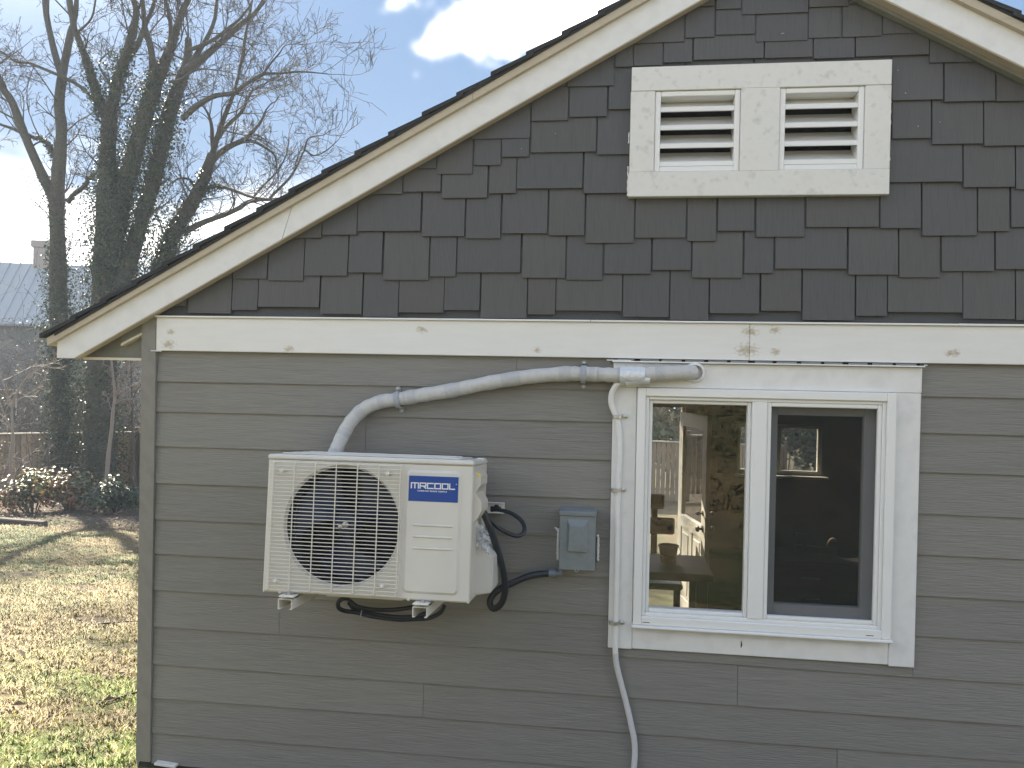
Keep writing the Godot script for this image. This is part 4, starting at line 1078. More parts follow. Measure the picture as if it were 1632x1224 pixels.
	for v in [0.555, 0.470, 0.385]:
		b = MB.new()
		b.tube([Vector3(px0 + 0.032, H * v, Z + 0.0062), Vector3(px0 + 0.040, H * v, Z + 0.0075), Vector3(px1 - 0.034, H * v, Z + 0.0075), Vector3(px1 - 0.026, H * v, Z + 0.0062)], [0.001, 0.0042, 0.0042, 0.001], 10)
		put("panel_rib", b, M.casing, sp)
	# blue name plate
	var lx0 := px0 + 0.013; var lx1 := px1 - 0.013; var ly1 := py1 - 0.022; var ly0 := ly1 - 0.094
	var np := bar("name_plate", lx0, lx1, ly0, ly1, Z + 0.0068, Z + 0.0086, M.blue, u, 0.0005)
	np.set_meta("label", "blue plate with white lettering")
	var mid := (ly0 + ly1) / 2
	b = MB.new()
	lettering(b, Vector3(-(lx1 - lx0) / 2 + 0.010, 0.002, 0.0010), (lx1 - lx0) - 0.024, 0.0185)
	put("lettering", b, M.ink, np)
	var tm := TextMesh.new()
	var font := SystemFont.new()
	font.font_names = PackedStringArray(["Droid Sans"]); font.font_weight = 700
	tm.font = font; tm.text = "COMFORT MADE SIMPLE"; tm.font_size = 16; tm.pixel_size = 0.00066; tm.depth = 0.0006
	var tx := MeshInstance3D.new()
	tx.mesh = tm; tx.material_override = M.ink; tx.name = "tagline"
	np.add_child(tx)
	tx.position = Vector3(-0.004, -0.0085, 0.0012); tx.scale = Vector3(0.92, 0.62, 1)
	tx.rotation.z = -0.004
	# side: stepped terminal cover, valve cover, sticker
	b = MB.new()
	b.prism(PackedVector2Array([Vector2(0.3985, 0.487), Vector2(0.412, 0.478), Vector2(0.424, 0.462), Vector2(0.424, 0.432), Vector2(0.412, 0.414), Vector2(0.405, 0.402), Vector2(0.424, 0.376), Vector2(0.430, 0.364), Vector2(0.430, 0.334), Vector2(0.416, 0.310), Vector2(0.3985, 0.288)]), -0.02, 0.132)
	put("terminal_cover", b, M.casing_side, u)
	bit("sticker", Vector3(0.4185, 0.470, 0.1325), Vector3(0.014, 0.010, 0.0012), M.sticker, u, 0.0003, Basis(Vector3.BACK, -0.9))
	b = MB.new()
	b.prism(PackedVector2Array([Vector2(0.3985, 0.005), Vector2(0.458, 0.018), Vector2(0.464, 0.03), Vector2(0.466, 0.150), Vector2(0.458, 0.165), Vector2(0.412, 0.215), Vector2(0.3985, 0.222)]), -0.13, 0.025)
	put("valve_cover", b, M.valve, u)
	b = MB.new()
	b.prism(PackedVector2Array([Vector2(0.3985, 0.012), Vector2(0.452, 0.022), Vector2(0.458, 0.034), Vector2(0.460, 0.146), Vector2(0.452, 0.160), Vector2(0.408, 0.208), Vector2(0.3985, 0.214)]), 0.0255, 0.034)
	put("valve_cover", b, M.valve, u)
	# crumpled clear bag tucked above the valve cover
	b = MB.new()
	var pp := []
	for i in 9:
		var line := []
		for j in 7: line.append(Vector3(0.400 + j * 0.0085 + rng.randf_range(-0.004, 0.004), 0.196 + i * 0.011 - j * 0.006 + rng.randf_range(-0.004, 0.004), 0.05 + rng.randf_range(-0.014, 0.014) + 0.01 * sin(i * 2.0 + j)))
		pp.append(line)
	for i in 8:
		for j in 6:
			b.poly([pp[i][j], pp[i][j + 1], pp[i + 1][j + 1]]); b.poly([pp[i][j], pp[i + 1][j + 1], pp[i + 1][j]])
	put("document_bag", b, M.bag, u)
	# feet with bolts
	for x in [-0.288, 0.225]:
		b = MB.new()
		b.cbox(Vector3(x, -0.006, Z + 0.012), Vector3(0.058, 0.007, 0.05), 0.002)
		b.cbox(Vector3(x, -0.003, -0.05), Vector3(0.058, 0.007, 0.20), 0.002)
		var ft := put("foot", b, M.bracket, u)
		b = MB.new()
		b.lathe(Vector3(x + 0.003, -0.003, Z + 0.016), [Vector2(0.011, 0), Vector2(0.011, 0.002), Vector2(0.007, 0.002), Vector2(0.007, 0.007), Vector2(0.004, 0.008), Vector2(0.004, 0.012), Vector2(0, 0.012)], 12)
		put("bolt", b, M.steel, ft)
	for x in [-0.33, 0.17]:
		b = MB.new()
		b.lathe(Vector3(x, 0.002, Z - 0.002), [Vector2(0.0, 0.004), Vector2(0.004, 0.003), Vector2(0.006, 0)], 10, Basis(Vector3.RIGHT, PI / 2))
		put("screw", b, M.wire, u)

func edge_hit(o: Vector2, a: float, x0: float, x1: float, y0: float, y1: float) -> Vector2:
	var d := Vector2(cos(a), sin(a)); var t := 9.0
	if d.x > 1e-6: t = minf(t, (x1 - o.x) / d.x)
	if d.x < -1e-6: t = minf(t, (x0 - o.x) / d.x)
	if d.y > 1e-6: t = minf(t, (y1 - o.y) / d.y)
	if d.y < -1e-6: t = minf(t, (y0 - o.y) / d.y)
	return o + d * t

# raised plate with rounded corners and a sloping rim
func plate(b: MB, x0: float, x1: float, y0: float, y1: float, z: float, up: float, r: float, rim: float) -> void:
	var outer := []; var inner := []
	for c in [[x1 - r, y1 - r, 0.0], [x0 + r, y1 - r, PI / 2], [x0 + r, y0 + r, PI], [x1 - r, y0 + r, PI * 1.5]]:
		for k in 6:
			var a: float = c[2] + PI / 2 * k / 5
			outer.append(Vector3(c[0] + cos(a) * r, c[1] + sin(a) * r, z - 0.0005))
			inner.append(Vector3(c[0] + cos(a) * (r - rim), c[1] + sin(a) * (r - rim), z + up))
	for k in outer.size():
		var j := (k + 1) % outer.size()
		b.poly([outer[k], outer[j], inner[j], inner[k]])
	b.poly(inner, Vector3.BACK)

# squared capitals made of bars
func lettering(b: MB, at: Vector3, wide: float, tall: float) -> void:
	var glyphs := [
		[[0, 0, 0, 1], [0, 1, 1, 1], [0.5, 0, 0.5, 1], [1, 0, 1, 1]],
		[[0, 0, 0, 1], [0, 1, 1, 1], [1, 0.42, 1, 1], [0, 0.42, 1, 0.42], [0.55, 0.42, 1, 0]],
		[[0, 0, 0, 1], [0, 1, 1, 1], [0, 0, 1, 0]],
		[[0, 0, 0, 1], [0, 1, 1, 1], [0, 0, 1, 0], [1, 0, 1, 1]],
		[[0, 0, 0, 1], [0, 1, 1, 1], [0, 0, 1, 0], [1, 0, 1, 1]],
		[[0, 0, 0, 1], [0, 0, 1, 0]]]
	var widths := [1.25, 1.0, 1.0, 1.0, 1.0, 0.85]
	var unit := wide / 7.6
	var x := at.x
	var t := tall * 0.23
	for k in 6:
		var w: float = widths[k] * unit
		for s in glyphs[k]:
			var a := Vector3(x + s[0] * w, at.y + s[1] * tall, at.z); var e := Vector3(x + s[2] * w, at.y + s[3] * tall, at.z)
			var d := e - a
			var ang := atan2(d.y, d.x)
			b.box((a + e) / 2, Vector3(d.length() + t, t, 0.0008 + 0.00002 * k), Basis(Vector3.BACK, ang))
		x += w + unit * 0.30
	b.lathe(Vector3(x + unit * 0.02, at.y + tall, at.z), [Vector2(t * 0.45, 0), Vector2(t * 0.45, 0.0006), Vector2(0, 0.0006)], 10, Basis(Vector3.RIGHT, PI / 2))

func make_bracket() -> void:
	var w := thing("wall_bracket", "cream steel wall bracket whose two channel arms carry the heat pump", "bracket")
	var ry := RAIL_END.y
	var b := MB.new()
	b.cbox(Vector3(-0.94, ry, 0.0245), Vector3((RAIL_END.x + 0.94) * 2, 0.045, 0.003), 0.001)
	for s in [-1.0, 1.0]: b.cbox(Vector3(-0.94, ry + s * 0.021, 0.035), Vector3((RAIL_END.x + 0.94) * 2, 0.003, 0.022), 0.001)
	put("rail", b, M.bracket, w)
	bar("slot", RAIL_END.x - 0.060, RAIL_END.x - 0.016, ry - 0.006, ry + 0.004, 0.0258, 0.0268, M.black, w, 0.0)
	b = MB.new()
	b.lathe(Vector3(RAIL_END.x - 0.034, ry, 0.026), [Vector2(0.013, 0), Vector2(0.013, 0.003), Vector2(0.008, 0.003), Vector2(0.008, 0.009), Vector2(0, 0.009)], 6, Basis(Vector3.RIGHT, PI / 2))
	put("bolt", b, M.dark, w)
	for x in [-1.223, -0.705]:
		var a := group_part("arm", w, Vector3(x, 0.882, 0.0))
		a.rotation.x = deg_to_rad(-TILT)
		b = MB.new()
		b.cbox(Vector3(0, 0.018, 0.255), Vector3(0.055, 0.003, 0.485), 0.001)
		for s in [-1.0, 1.0]:
			b.cbox(Vector3(s * 0.026, 0.0, 0.255), Vector3(0.003, 0.038, 0.485), 0.001)
			b.cbox(Vector3(s * 0.0225, -0.018, 0.255), Vector3(0.009, 0.003, 0.485), 0.001)
		put("channel", b, M.bracket, a)
		b = MB.new()
		b.lathe(Vector3(0.004, 0.0195, 0.448), [Vector2(0.027, 0), Vector2(0.029, 0.004), Vector2(0.024, 0.010), Vector2(0.018, 0.013), Vector2(0, 0.013)], 20)
		put("rubber_pad", b, M.rubber, a)
		bar("upright", x - 0.02, x + 0.02, 0.86, ry - 0.02, 0.0215, 0.036, M.bracket, w, 0.002)

func make_lines() -> void:
	var t := thing("line_set", "wrapped white refrigerant line running from heat pump up to the window casing", "pipe")
	var pts := smooth(LINE_SET, 6)
	var rad := []
	for k in pts.size():
		var f := float(k) / pts.size()
		rad.append(lerpf(0.0285, 0.0305, f) + 0.0012 * sin(k * 1.7) + rng.randf_range(-0.0007, 0.0007))
	var b := MB.new()
	b.tube(pts, rad, 18)
	put("wrapped_pipe", b, M.tape, t)
	# turns of tape stand slightly proud
	for k in range(8, pts.size() - 8, 9):
		b = MB.new()
		var sub := pts.slice(k, k + 4)
		b.tube(sub, [rad[k] + 0.0005, rad[k] + 0.0018, rad[k + 1] + 0.0018, rad[k + 2] + 0.0004].slice(0, sub.size()), 18, false)
		put("tape_turn", b, M.tape_dark, t)
	# collar where the line enters the wall
	b = MB.new()
	var c: Vector3 = LINE_SET[-1]
	b.lathe(c + Vector3(0.004, 0, -0.012), [Vector2(0.043, 0), Vector2(0.042, 0.010), Vector2(0.036, 0.022), Vector2(0.030, 0.024)], 22, Basis(Vector3.RIGHT, PI / 2))
	put("wall_collar", b, M.trim, t)
	# foil tape over the branch of the drain tube
	b = MB.new()
	var fp := []
	for k in range(0, 9): fp.append(Vector3(lerpf(0.005, 0.105, k / 8.0), LINE_SET[15].y + 0.001, 0.073))
	var fr := []
	for k in 9: fr.append(0.0350 + 0.0015 * sin(k * 2.3) + rng.randf_range(-0.001, 0.001))
	b.tube(fp, fr, 16, false)
	put("foil_tape", b, M.foil, t)
	b = MB.new()
	b.tube(smooth([DRAIN_TUBE[0] + Vector3(0.06, 0.0, 0.01), DRAIN_TUBE[0] + Vector3(0.02, -0.001, 0.008), DRAIN_TUBE[1] + Vector3(-0.005, -0.002, 0.004)], 4), same(0.0185, 9), 12)
	put("foil_tape", b, M.foil, t)
	for s in [[STRAP_A, 0.030, "grey plastic strap nearer the heat pump, holding the white line", 0.19], [STRAP_B, 0.031, "grey plastic strap nearest the window, holding the white line", 0.0]]:
		var st := thing("pipe_strap", s[2], "strap", s[0], "straps holding the white line")
		st.rotation.z = s[3]
		b = MB.new()
		var r: float = s[1] + 0.0035
		var zc: float = 0.0
		var prev := []
		for k in 15:
			var a := lerpf(-PI / 2, PI / 2, k / 14.0)
			prev.append(Vector3(0, sin(a) * r, zc + cos(a) * r))
		var arc := [Vector3(0, -r, -0.03)] + prev + [Vector3(0, r, -0.03)]
		for k in arc.size() - 1:
			var p: Vector3 = arc[k]; var q: Vector3 = arc[k + 1]
			b.cbox((p + q) / 2, Vector3(0.021, (q - p).length() + 0.001, 0.004), 0.001, Basis(Vector3.RIGHT, atan2((q - p).z, (q - p).y)))
		put("band", b, M.strap, st)
		for e in [-1.0, 1.0]:
			b = MB.new()
			b.lathe(Vector3(0, e * (r + 0.013), -0.033), [Vector2(0.0105, 0), Vector2(0.0105, 0.004), Vector2(0, 0.004)], 16, Basis(Vector3.RIGHT, PI / 2))
			b.cbox(Vector3(0, e * (r + 0.005), -0.031), Vector3(0.019, 0.014, 0.004), 0.001)
			var ear := put("ear", b, M.strap, st)
			b = MB.new()
			b.lathe(Vector3(0, e * (r + 0.013), -0.029), [Vector2(0.005, 0), Vector2(0.004, 0.003), Vector2(0, 0.0035)], 10, Basis(Vector3.RIGHT, PI / 2))
			put("screw", b, M.zinc, ear)
	# drain tube
	t = thing("drain_tube", "white drain tube running down the window casing and hanging below it", "tube")
	pts = smooth(DRAIN_TUBE, 5)
	b = MB.new()
	b.tube(pts.slice(0, 67), same(0.0118, 67), 12)
	put("painted_length", b, M.trim, t)
	b = MB.new()
	b.tube(pts.slice(66), same(0.0120, pts.size() - 66), 12)
	put("bare_length", b, M.tube, t)
	var names := ["small zinc clip on white tube, topmost of three beside the window", "small zinc clip on white tube, middle of three beside the window", "small zinc clip on white tube, lowest of three beside the window"]
	var k := 0
	for c2 in [CLIP_A, CLIP_B, CLIP_C]:
		var cl := thing("tube_clip", names[k], "clip", c2, "zinc clips on the white tube")
		cl.scale = Vector3.ONE * 1.3
		k += 1
		b = MB.new()
		var ring := []
		for j in 11:
			var a := lerpf(-0.4, PI + 0.5, j / 10.0)
			ring.append(Vector3(-0.006 - cos(a) * 0.0150, 0, -0.005 + sin(a) * 0.0165))
		for j in 10: b.cbox((ring[j] + ring[j + 1]) / 2, Vector3((ring[j + 1] - ring[j]).length() + 0.001, 0.011, 0.0018), 0.0005, Basis(Vector3.UP, -atan2((ring[j + 1] - ring[j]).z, (ring[j + 1] - ring[j]).x)))
		put("loop", b, M.zinc, cl)
		b = MB.new()
		b.cbox(Vector3(0.016, 0.001, -0.008), Vector3(0.022, 0.010, 0.002), 0.0006)
		put("tab", b, M.zinc, cl)
		b = MB.new()
		b.lathe(Vector3(0.020, 0.001, -0.007), [Vector2(0.0065, 0), Vector2(0.0065, 0.004), Vector2(0.003, 0.0055), Vector2(0, 0.0055)], 6, Basis(Vector3.RIGHT, PI / 2))
		put("screw", b, M.zinc, cl)
	# electrical whip
	t = thing("electrical_whip", "black flexible conduit looping from heat pump to the grey disconnect box", "conduit")
	pts = smooth(WHIP, 6)
	b = MB.new()
	b.tube(pts, same(0.0135, pts.size()), 14)
	put("conduit", b, M.conduit, t)
	b = MB.new()
	var d0 := (WHIP[1] - WHIP[0] as Vector3).normalized()
	b.tube([WHIP[0] - d0 * 0.012, WHIP[0] + d0 * 0.008, WHIP[0] + d0 * 0.009, WHIP[0] + d0 * 0.022], [0.0185, 0.0185, 0.0165, 0.0165], 16)
	put("metal_connector", b, M.zinc, t)
	b = MB.new()
	var e0 := WHIP_END
	b.tube([e0 + Vector3(-0.024, 0, 0), e0 + Vector3(-0.004, 0, 0), e0 + Vector3(-0.0035, 0, 0), e0 + Vector3(0.004, 0, 0), e0 + Vector3(0.0045, 0, 0), e0 + Vector3(0.022, 0.001, 0)], [0.0185, 0.0185, 0.021, 0.021, 0.0125, 0.0125], 16)
	b.tube([e0 + Vector3(0.015, 0, 0), e0 + Vector3(0.024, 0.004, 0), e0 + Vector3(0.028, 0.03, 0)], [0.012, 0.013, 0.013], 12)
	put("elbow_connector", b, M.fitting, t)
	var lc := thing("control_cable", "thin black control cable looped beside the heat pump", "cable")
	b = MB.new()
	pts = smooth(LOOP_CABLE, 6)
	b.tube(pts, same(0.0085, pts.size()), 12)
	put("loop", b, M.cable, lc)
	var cc := thing("cable_coil", "black cable coiled and tied under the heat pump", "cable")
	for p in [COIL_A, COIL_B, COIL_C]:
		b = MB.new()
		pts = smooth(p, 6)
		b.tube(pts, same(0.0085, pts.size()), 12)
		put("cable_turn", b, M.cable, cc)
	b = MB.new()
	var zt := []
	for j in 13:
		var a := TAU * j / 12
		zt.append(ZIP + Vector3(0.004 * sin(a), sin(a) * 0.024 - 0.002, cos(a) * 0.022))
	b.tube(zt, same(0.0022, 13), 6, false)
	put("cable_tie", b, M.strap, cc)

func make_disconnect() -> void:
	var t := thing("disconnect_box", "grey steel electrical disconnect box mounted on the siding", "electrical box", Vector3(-0.1525, 1.008, 0.02))
	var w := 0.1465; var hh := 0.2415
	bar("back_box", -w / 2 + 0.004, w / 2 - 0.004, 0.006, hh - 0.02, 0.0, 0.06, M.disc, t, 0.003)
	bar("cover", -w / 2, w / 2, 0.0, hh - 0.019, 0.0605, 0.080, M.disc, t, 0.003)
	bit("hood", Vector3(0, hh - 0.0085, 0.042), Vector3(w + 0.004, 0.019, 0.086), M.disc, t, 0.003, Basis(Vector3.RIGHT, 0.05))
	var b := MB.new()
	var x0 := -0.042; var x1 := 0.042; var y0 := 0.078; var y1 := 0.208
	var o := [Vector3(x0, y0, 0.0802), Vector3(x1, y0, 0.0802), Vector3(x1, y1, 0.0802), Vector3(x0, y1, 0.0802)]
	var i := [Vector3(x0 + 0.007, y0 + 0.003, 0.094), Vector3(x1 - 0.007, y0 + 0.003, 0.094), Vector3(x1 - 0.011, y1 - 0.026, 0.092), Vector3(x0 + 0.011, y1 - 0.026, 0.092)]
	for k in 4: b.poly([o[k], o[(k + 1) % 4], i[(k + 1) % 4], i[k]])
	b.poly(i)
	put("raised_panel", b, M.disc, t)
	b = MB.new()
	b.tube([Vector3(-0.008, 0.004, 0.082), Vector3(-0.004, -0.004, 0.083), Vector3(0.004, -0.004, 0.083), Vector3(0.008, 0.004, 0.082)], same(0.0014, 4), 6)
	put("hasp", b, M.zinc, t)
	# sealant squeezed out down both sides
	for s in [[-0.083, 0.022, 0.148], [0.083, 0.028, 0.128]]:
		b = MB.new()
		var p := []; var r := []
		var n := 46
		for k in n:
			var f := float(k) / (n - 1)
			p.append(Vector3(s[0] + rng.randf_range(-0.001, 0.001) + 0.002 * sin(k * 2.1), lerpf(s[1], s[2], f), 0.004 + rng.randf_range(-0.001, 0.001)))
			r.append(0.0032 + 0.0022 * absf(sin(k * 1.6)) + rng.randf_range(0, 0.0008))
		b.tube(p, r, 7)
		if s[0] < 0: b.tube([Vector3(-0.098, 0.158, 0.004), Vector3(-0.090, 0.152, 0.006), Vector3(-0.080, 0.150, 0.006), Vector3(-0.075, 0.138, 0.006)], [0.0025, 0.0055, 0.004, 0.003], 7)
		else: b.tube([Vector3(0.076, 0.132, 0.006), Vector3(0.086, 0.133, 0.005)], [0.003, 0.0045], 7)
		put("sealant_bead", b, M.caulk, t)

# ---------------------------------------------------------------- inside the room
func make_interior() -> void:
	var t := thing("workbench", "dark workbench inside the room, below the left pane", "workbench", Vector3(0.05, FLOOR, -3.05))
	bar("bench_top", -0.65, 0.68, 0.84, 0.90, -0.32, 0.32, M.bench, t, 0.004)
	for x in [-0.6, 0.6]:
		for z in [-0.27, 0.27]: bar("leg", x - 0.04, x + 0.04, 0.0, 0.84, z - 0.04, z + 0.04, M.bench, t, 0.004)
	bar("bench_shelf", -0.6, 0.6, 0.2, 0.23, -0.27, 0.27, M.bench, t, 0.003)
	var c := thing("bucket", "small black bucket standing on the workbench by the open door", "bucket", Vector3(0.42, FLOOR + 0.90, -3.1))
	var b := MB.new()
	b.lathe(Vector3.ZERO, [Vector2(0, 0.001), Vector2(0.06, 0.001), Vector2(0.075, 0.12), Vector2(0.082, 0.122), Vector2(0.082, 0.132), Vector2(0.072, 0.132), Vector2(0.058, 0.01), Vector2(0, 0.01)], 20)
	put("pail", b, M.dark, c)
	b = MB.new()
	b.tube(smooth([Vector3(-0.08, 0.12, 0), Vector3(-0.09, 0.08, 0.05), Vector3(0, 0.05, 0.095), Vector3(0.09, 0.08, 0.05), Vector3(0.08, 0.12, 0)], 5), same(0.003, 21), 6)
	put("handle", b, M.steel, c)
	t = thing("shop_chair", "dark chair standing inside before the open doorway", "chair", Vector3(0.40, FLOOR, -4.25))
	bar("seat", -0.22, 0.22, 0.42, 0.48, -0.2, 0.2, M.dark, t, 0.02)
	bar("backrest", -0.2, 0.16, 0.86, 1.02, -0.2, -0.16, M.dark, t, 0.015)
	bar("headrest", -0.16, 0.06, 1.10, 1.24, -0.2, -0.17, M.dark, t, 0.015)
	bar("back_post", -0.06, 0.0, 0.44, 1.16, -0.225, -0.2005, M.dark, t, 0.004)
	for x in [-0.18, 0.18]:
		for z in [-0.16, 0.16]: bar("leg", x - 0.018, x + 0.018, 0.0, 0.42, z - 0.018, z + 0.018, M.dark, t, 0.003)
	t = thing("sawhorse", "dark sawhorse on the floor behind the left pane", "sawhorse", Vector3(0.62, FLOOR, -2.15))
	bar("beam", -0.35, 0.35, 0.56, 0.64, -0.05, 0.05, M.dark, t, 0.003)
	for x in [-0.28, 0.28]:
		for s in [-1.0, 1.0]:
			b = MB.new()
			b.tube([Vector3(x, 0.57, s * 0.03), Vector3(x * 1.08, 0.0, s * 0.22)], [0.02, 0.02], 6)
			put("leg", b, M.dark, t)
	t = thing("plywood_offcut", "pale plywood sheet lying on the floor by the doorway", "plywood", Vector3(0.55, FLOOR + 0.002, -4.25))
	t.rotation.y = 0.15
	bar("sheet", -0.28, 0.22, 0.0, 0.018, -0.25, 0.35, M.pine, t, 0.001)
	t = thing("storage_tub", "pale plastic tub at the foot of the window, right of the sawhorse", "tub", Vector3(1.0, FLOOR, -2.3))
	b = MB.new()
	b.lathe(Vector3.ZERO, [Vector2(0, 0.001), Vector2(0.12, 0.001), Vector2(0.15, 0.40), Vector2(0.16, 0.40), Vector2(0.16, 0.42), Vector2(0.145, 0.42), Vector2(0.12, 0.02), Vector2(0, 0.02)], 24)
	put("tub", b, M.white_plastic, t)
	b = MB.new()
	b.tube(smooth([Vector3(-0.155, 0.40, 0), Vector3(-0.1, 0.33, 0.13), Vector3(0, 0.3, 0.165), Vector3(0.1, 0.33, 0.13), Vector3(0.155, 0.40, 0)], 5), same(0.004, 21), 6)
	put("handle", b, M.steel, t)
	t = thing("tool_cabinet", "black tool cabinet inside the room, seen through the screened pane", "cabinet", Vector3(1.72, FLOOR - 0.04, -4.15))
	bar("carcass", -0.5, 0.42, 0.042, 0.80, -0.3, 0.3, M.dark, t, 0.006)
	bar("cabinet_top", -0.53, 0.45, 0.801, 0.83, -0.32, 0.32, M.bench, t, 0.004)
	for k in 4:
		bar("drawer", -0.47, 0.39, 0.08 + k * 0.175, 0.235 + k * 0.175, 0.301, 0.312, M.dark, t, 0.004)
		bar("drawer_handle", -0.12, 0.04, 0.16 + k * 0.175, 0.172 + k * 0.175, 0.313, 0.33, M.steel, t, 0.003)
	for p in [[-0.24, 0.14], [0.1, 0.12]]: pass
	t = thing("wood_plane", "pale wooden block with a curved handle on the tool cabinet", "tool", Vector3(1.86, FLOOR + 0.792, -4.22))
	t.rotation.y = -0.5
	b = MB.new()
	b.prism(PackedVector2Array([Vector2(-0.13, 0), Vector2(0.13, 0), Vector2(0.13, 0.06), Vector2(0.04, 0.07), Vector2(0.0, 0.05), Vector2(-0.13, 0.055)]), -0.035, 0.035)
	put("block", b, M.pine, t)
	b = MB.new()
	b.tube(smooth([Vector3(0.05, 0.06, 0), Vector3(0.07, 0.12, 0), Vector3(0.10, 0.14, 0), Vector3(0.12, 0.12, 0)], 4), same(0.015, 13), 8)
	put("handle", b, M.pine, t)
	t = thing("bar_clamp", "thin steel clamp standing on the tool cabinet beside the wooden block", "clamp", Vector3(1.62, FLOOR + 0.792, -4.2))
	b = MB.new()
	b.tube([Vector3(0, 0.0, 0), Vector3(0, 0.17, 0)], [0.007, 0.007], 6)
	put("rod", b, M.steel, t)
	bar("jaw", -0.01, 0.09, 0.17, 0.19, -0.01, 0.01, M.steel, t, 0.002)
	bar("jaw", -0.01, 0.07, 0.06, 0.08, -0.01, 0.01, M.steel, t, 0.002)

# ---------------------------------------------------------------- trees and garden
func limb_points(flat: Array, n := 3) -> Array:
	var p := []; var r := []
	for k in range(0, flat.size(), 4):
		p.append(Vector3(flat[k], flat[k + 1], flat[k + 2])); r.append(flat[k + 3])
	var sp := smooth(p, n); var sr := []
	for k in r.size() - 1:
		for j in n: sr.append(lerpf(r[k], r[k + 1], float(j) / n))
	sr.append(r[-1])
	return [sp, sr]

func grow(b: MB, from: Vector3, dir: Vector3, length: float, rad: float, level: int, droop: float) -> void:
	var n := 5 if level < 2 else 4
	var p := [from]; var r := [rad]
	var d := dir
	var bend := Vector3(rng.randf_range(-1, 1), rng.randf_range(-0.4, 0.9), rng.randf_range(-1, 1)) * 0.22
	for k in n:
		d = (d + bend + Vector3(rng.randf_range(-1, 1), rng.randf_range(-1, 1), rng.randf_range(-1, 1)) * 0.29 + Vector3.UP * droop).normalized()
		p.append(p[-1] + d * length / n)
		r.append(maxf(rad * (1.0 - 0.72 * (k + 1.0) / n), 0.0055))
	b.tube(p, r, 4 if level == 0 else 3, false)
	if level >= 3: return
	var kids: int = [5, 3, 2][level]
	for k in kids:
		var at := rng.randf_range(0.25, 1.0)
		var f := at * n
		var i := mini(int(f), n - 1)
		var q: Vector3 = (p[i] as Vector3).lerp(p[i + 1], f - i)
		var dd: Vector3 = (p[i + 1] - p[i]).normalized()
		var ax := dd.cross(Vector3(rng.randf_range(-1, 1), rng.randf_range(-1, 1), rng.randf_range(-1, 1))).normalized()
		grow(b, q, dd.rotated(ax, rng.randf_range(0.45, 1.05)), length * rng.randf_range(0.35, 0.62), maxf(r[i] * 0.62, 0.006), level + 1, droop)

func leaf(b: MB, at: Vector3, nn: Vector3, size: float) -> void:
	var t := nn.cross(Vector3(rng.randf_range(-1, 1), rng.randf_range(-1, 1), rng.randf_range(-1, 1))).normalized()
	var s := nn.cross(t)
	var tip := at + t * size; var tail := at - t * size * 0.7
	b.tri(tail, at + s * size * 0.6 + nn * size * 0.15, tip, (nn + s * 0.35).normalized())
	b.tri(tail, tip, at - s * size * 0.6 + nn * size * 0.15, (nn - s * 0.35).normalized())

func rand_dir() -> Vector3:
	var v := Vector3(rng.randfn(), rng.randfn(), rng.randfn())
	return v.normalized() if v.length() > 0.01 else Vector3.UP

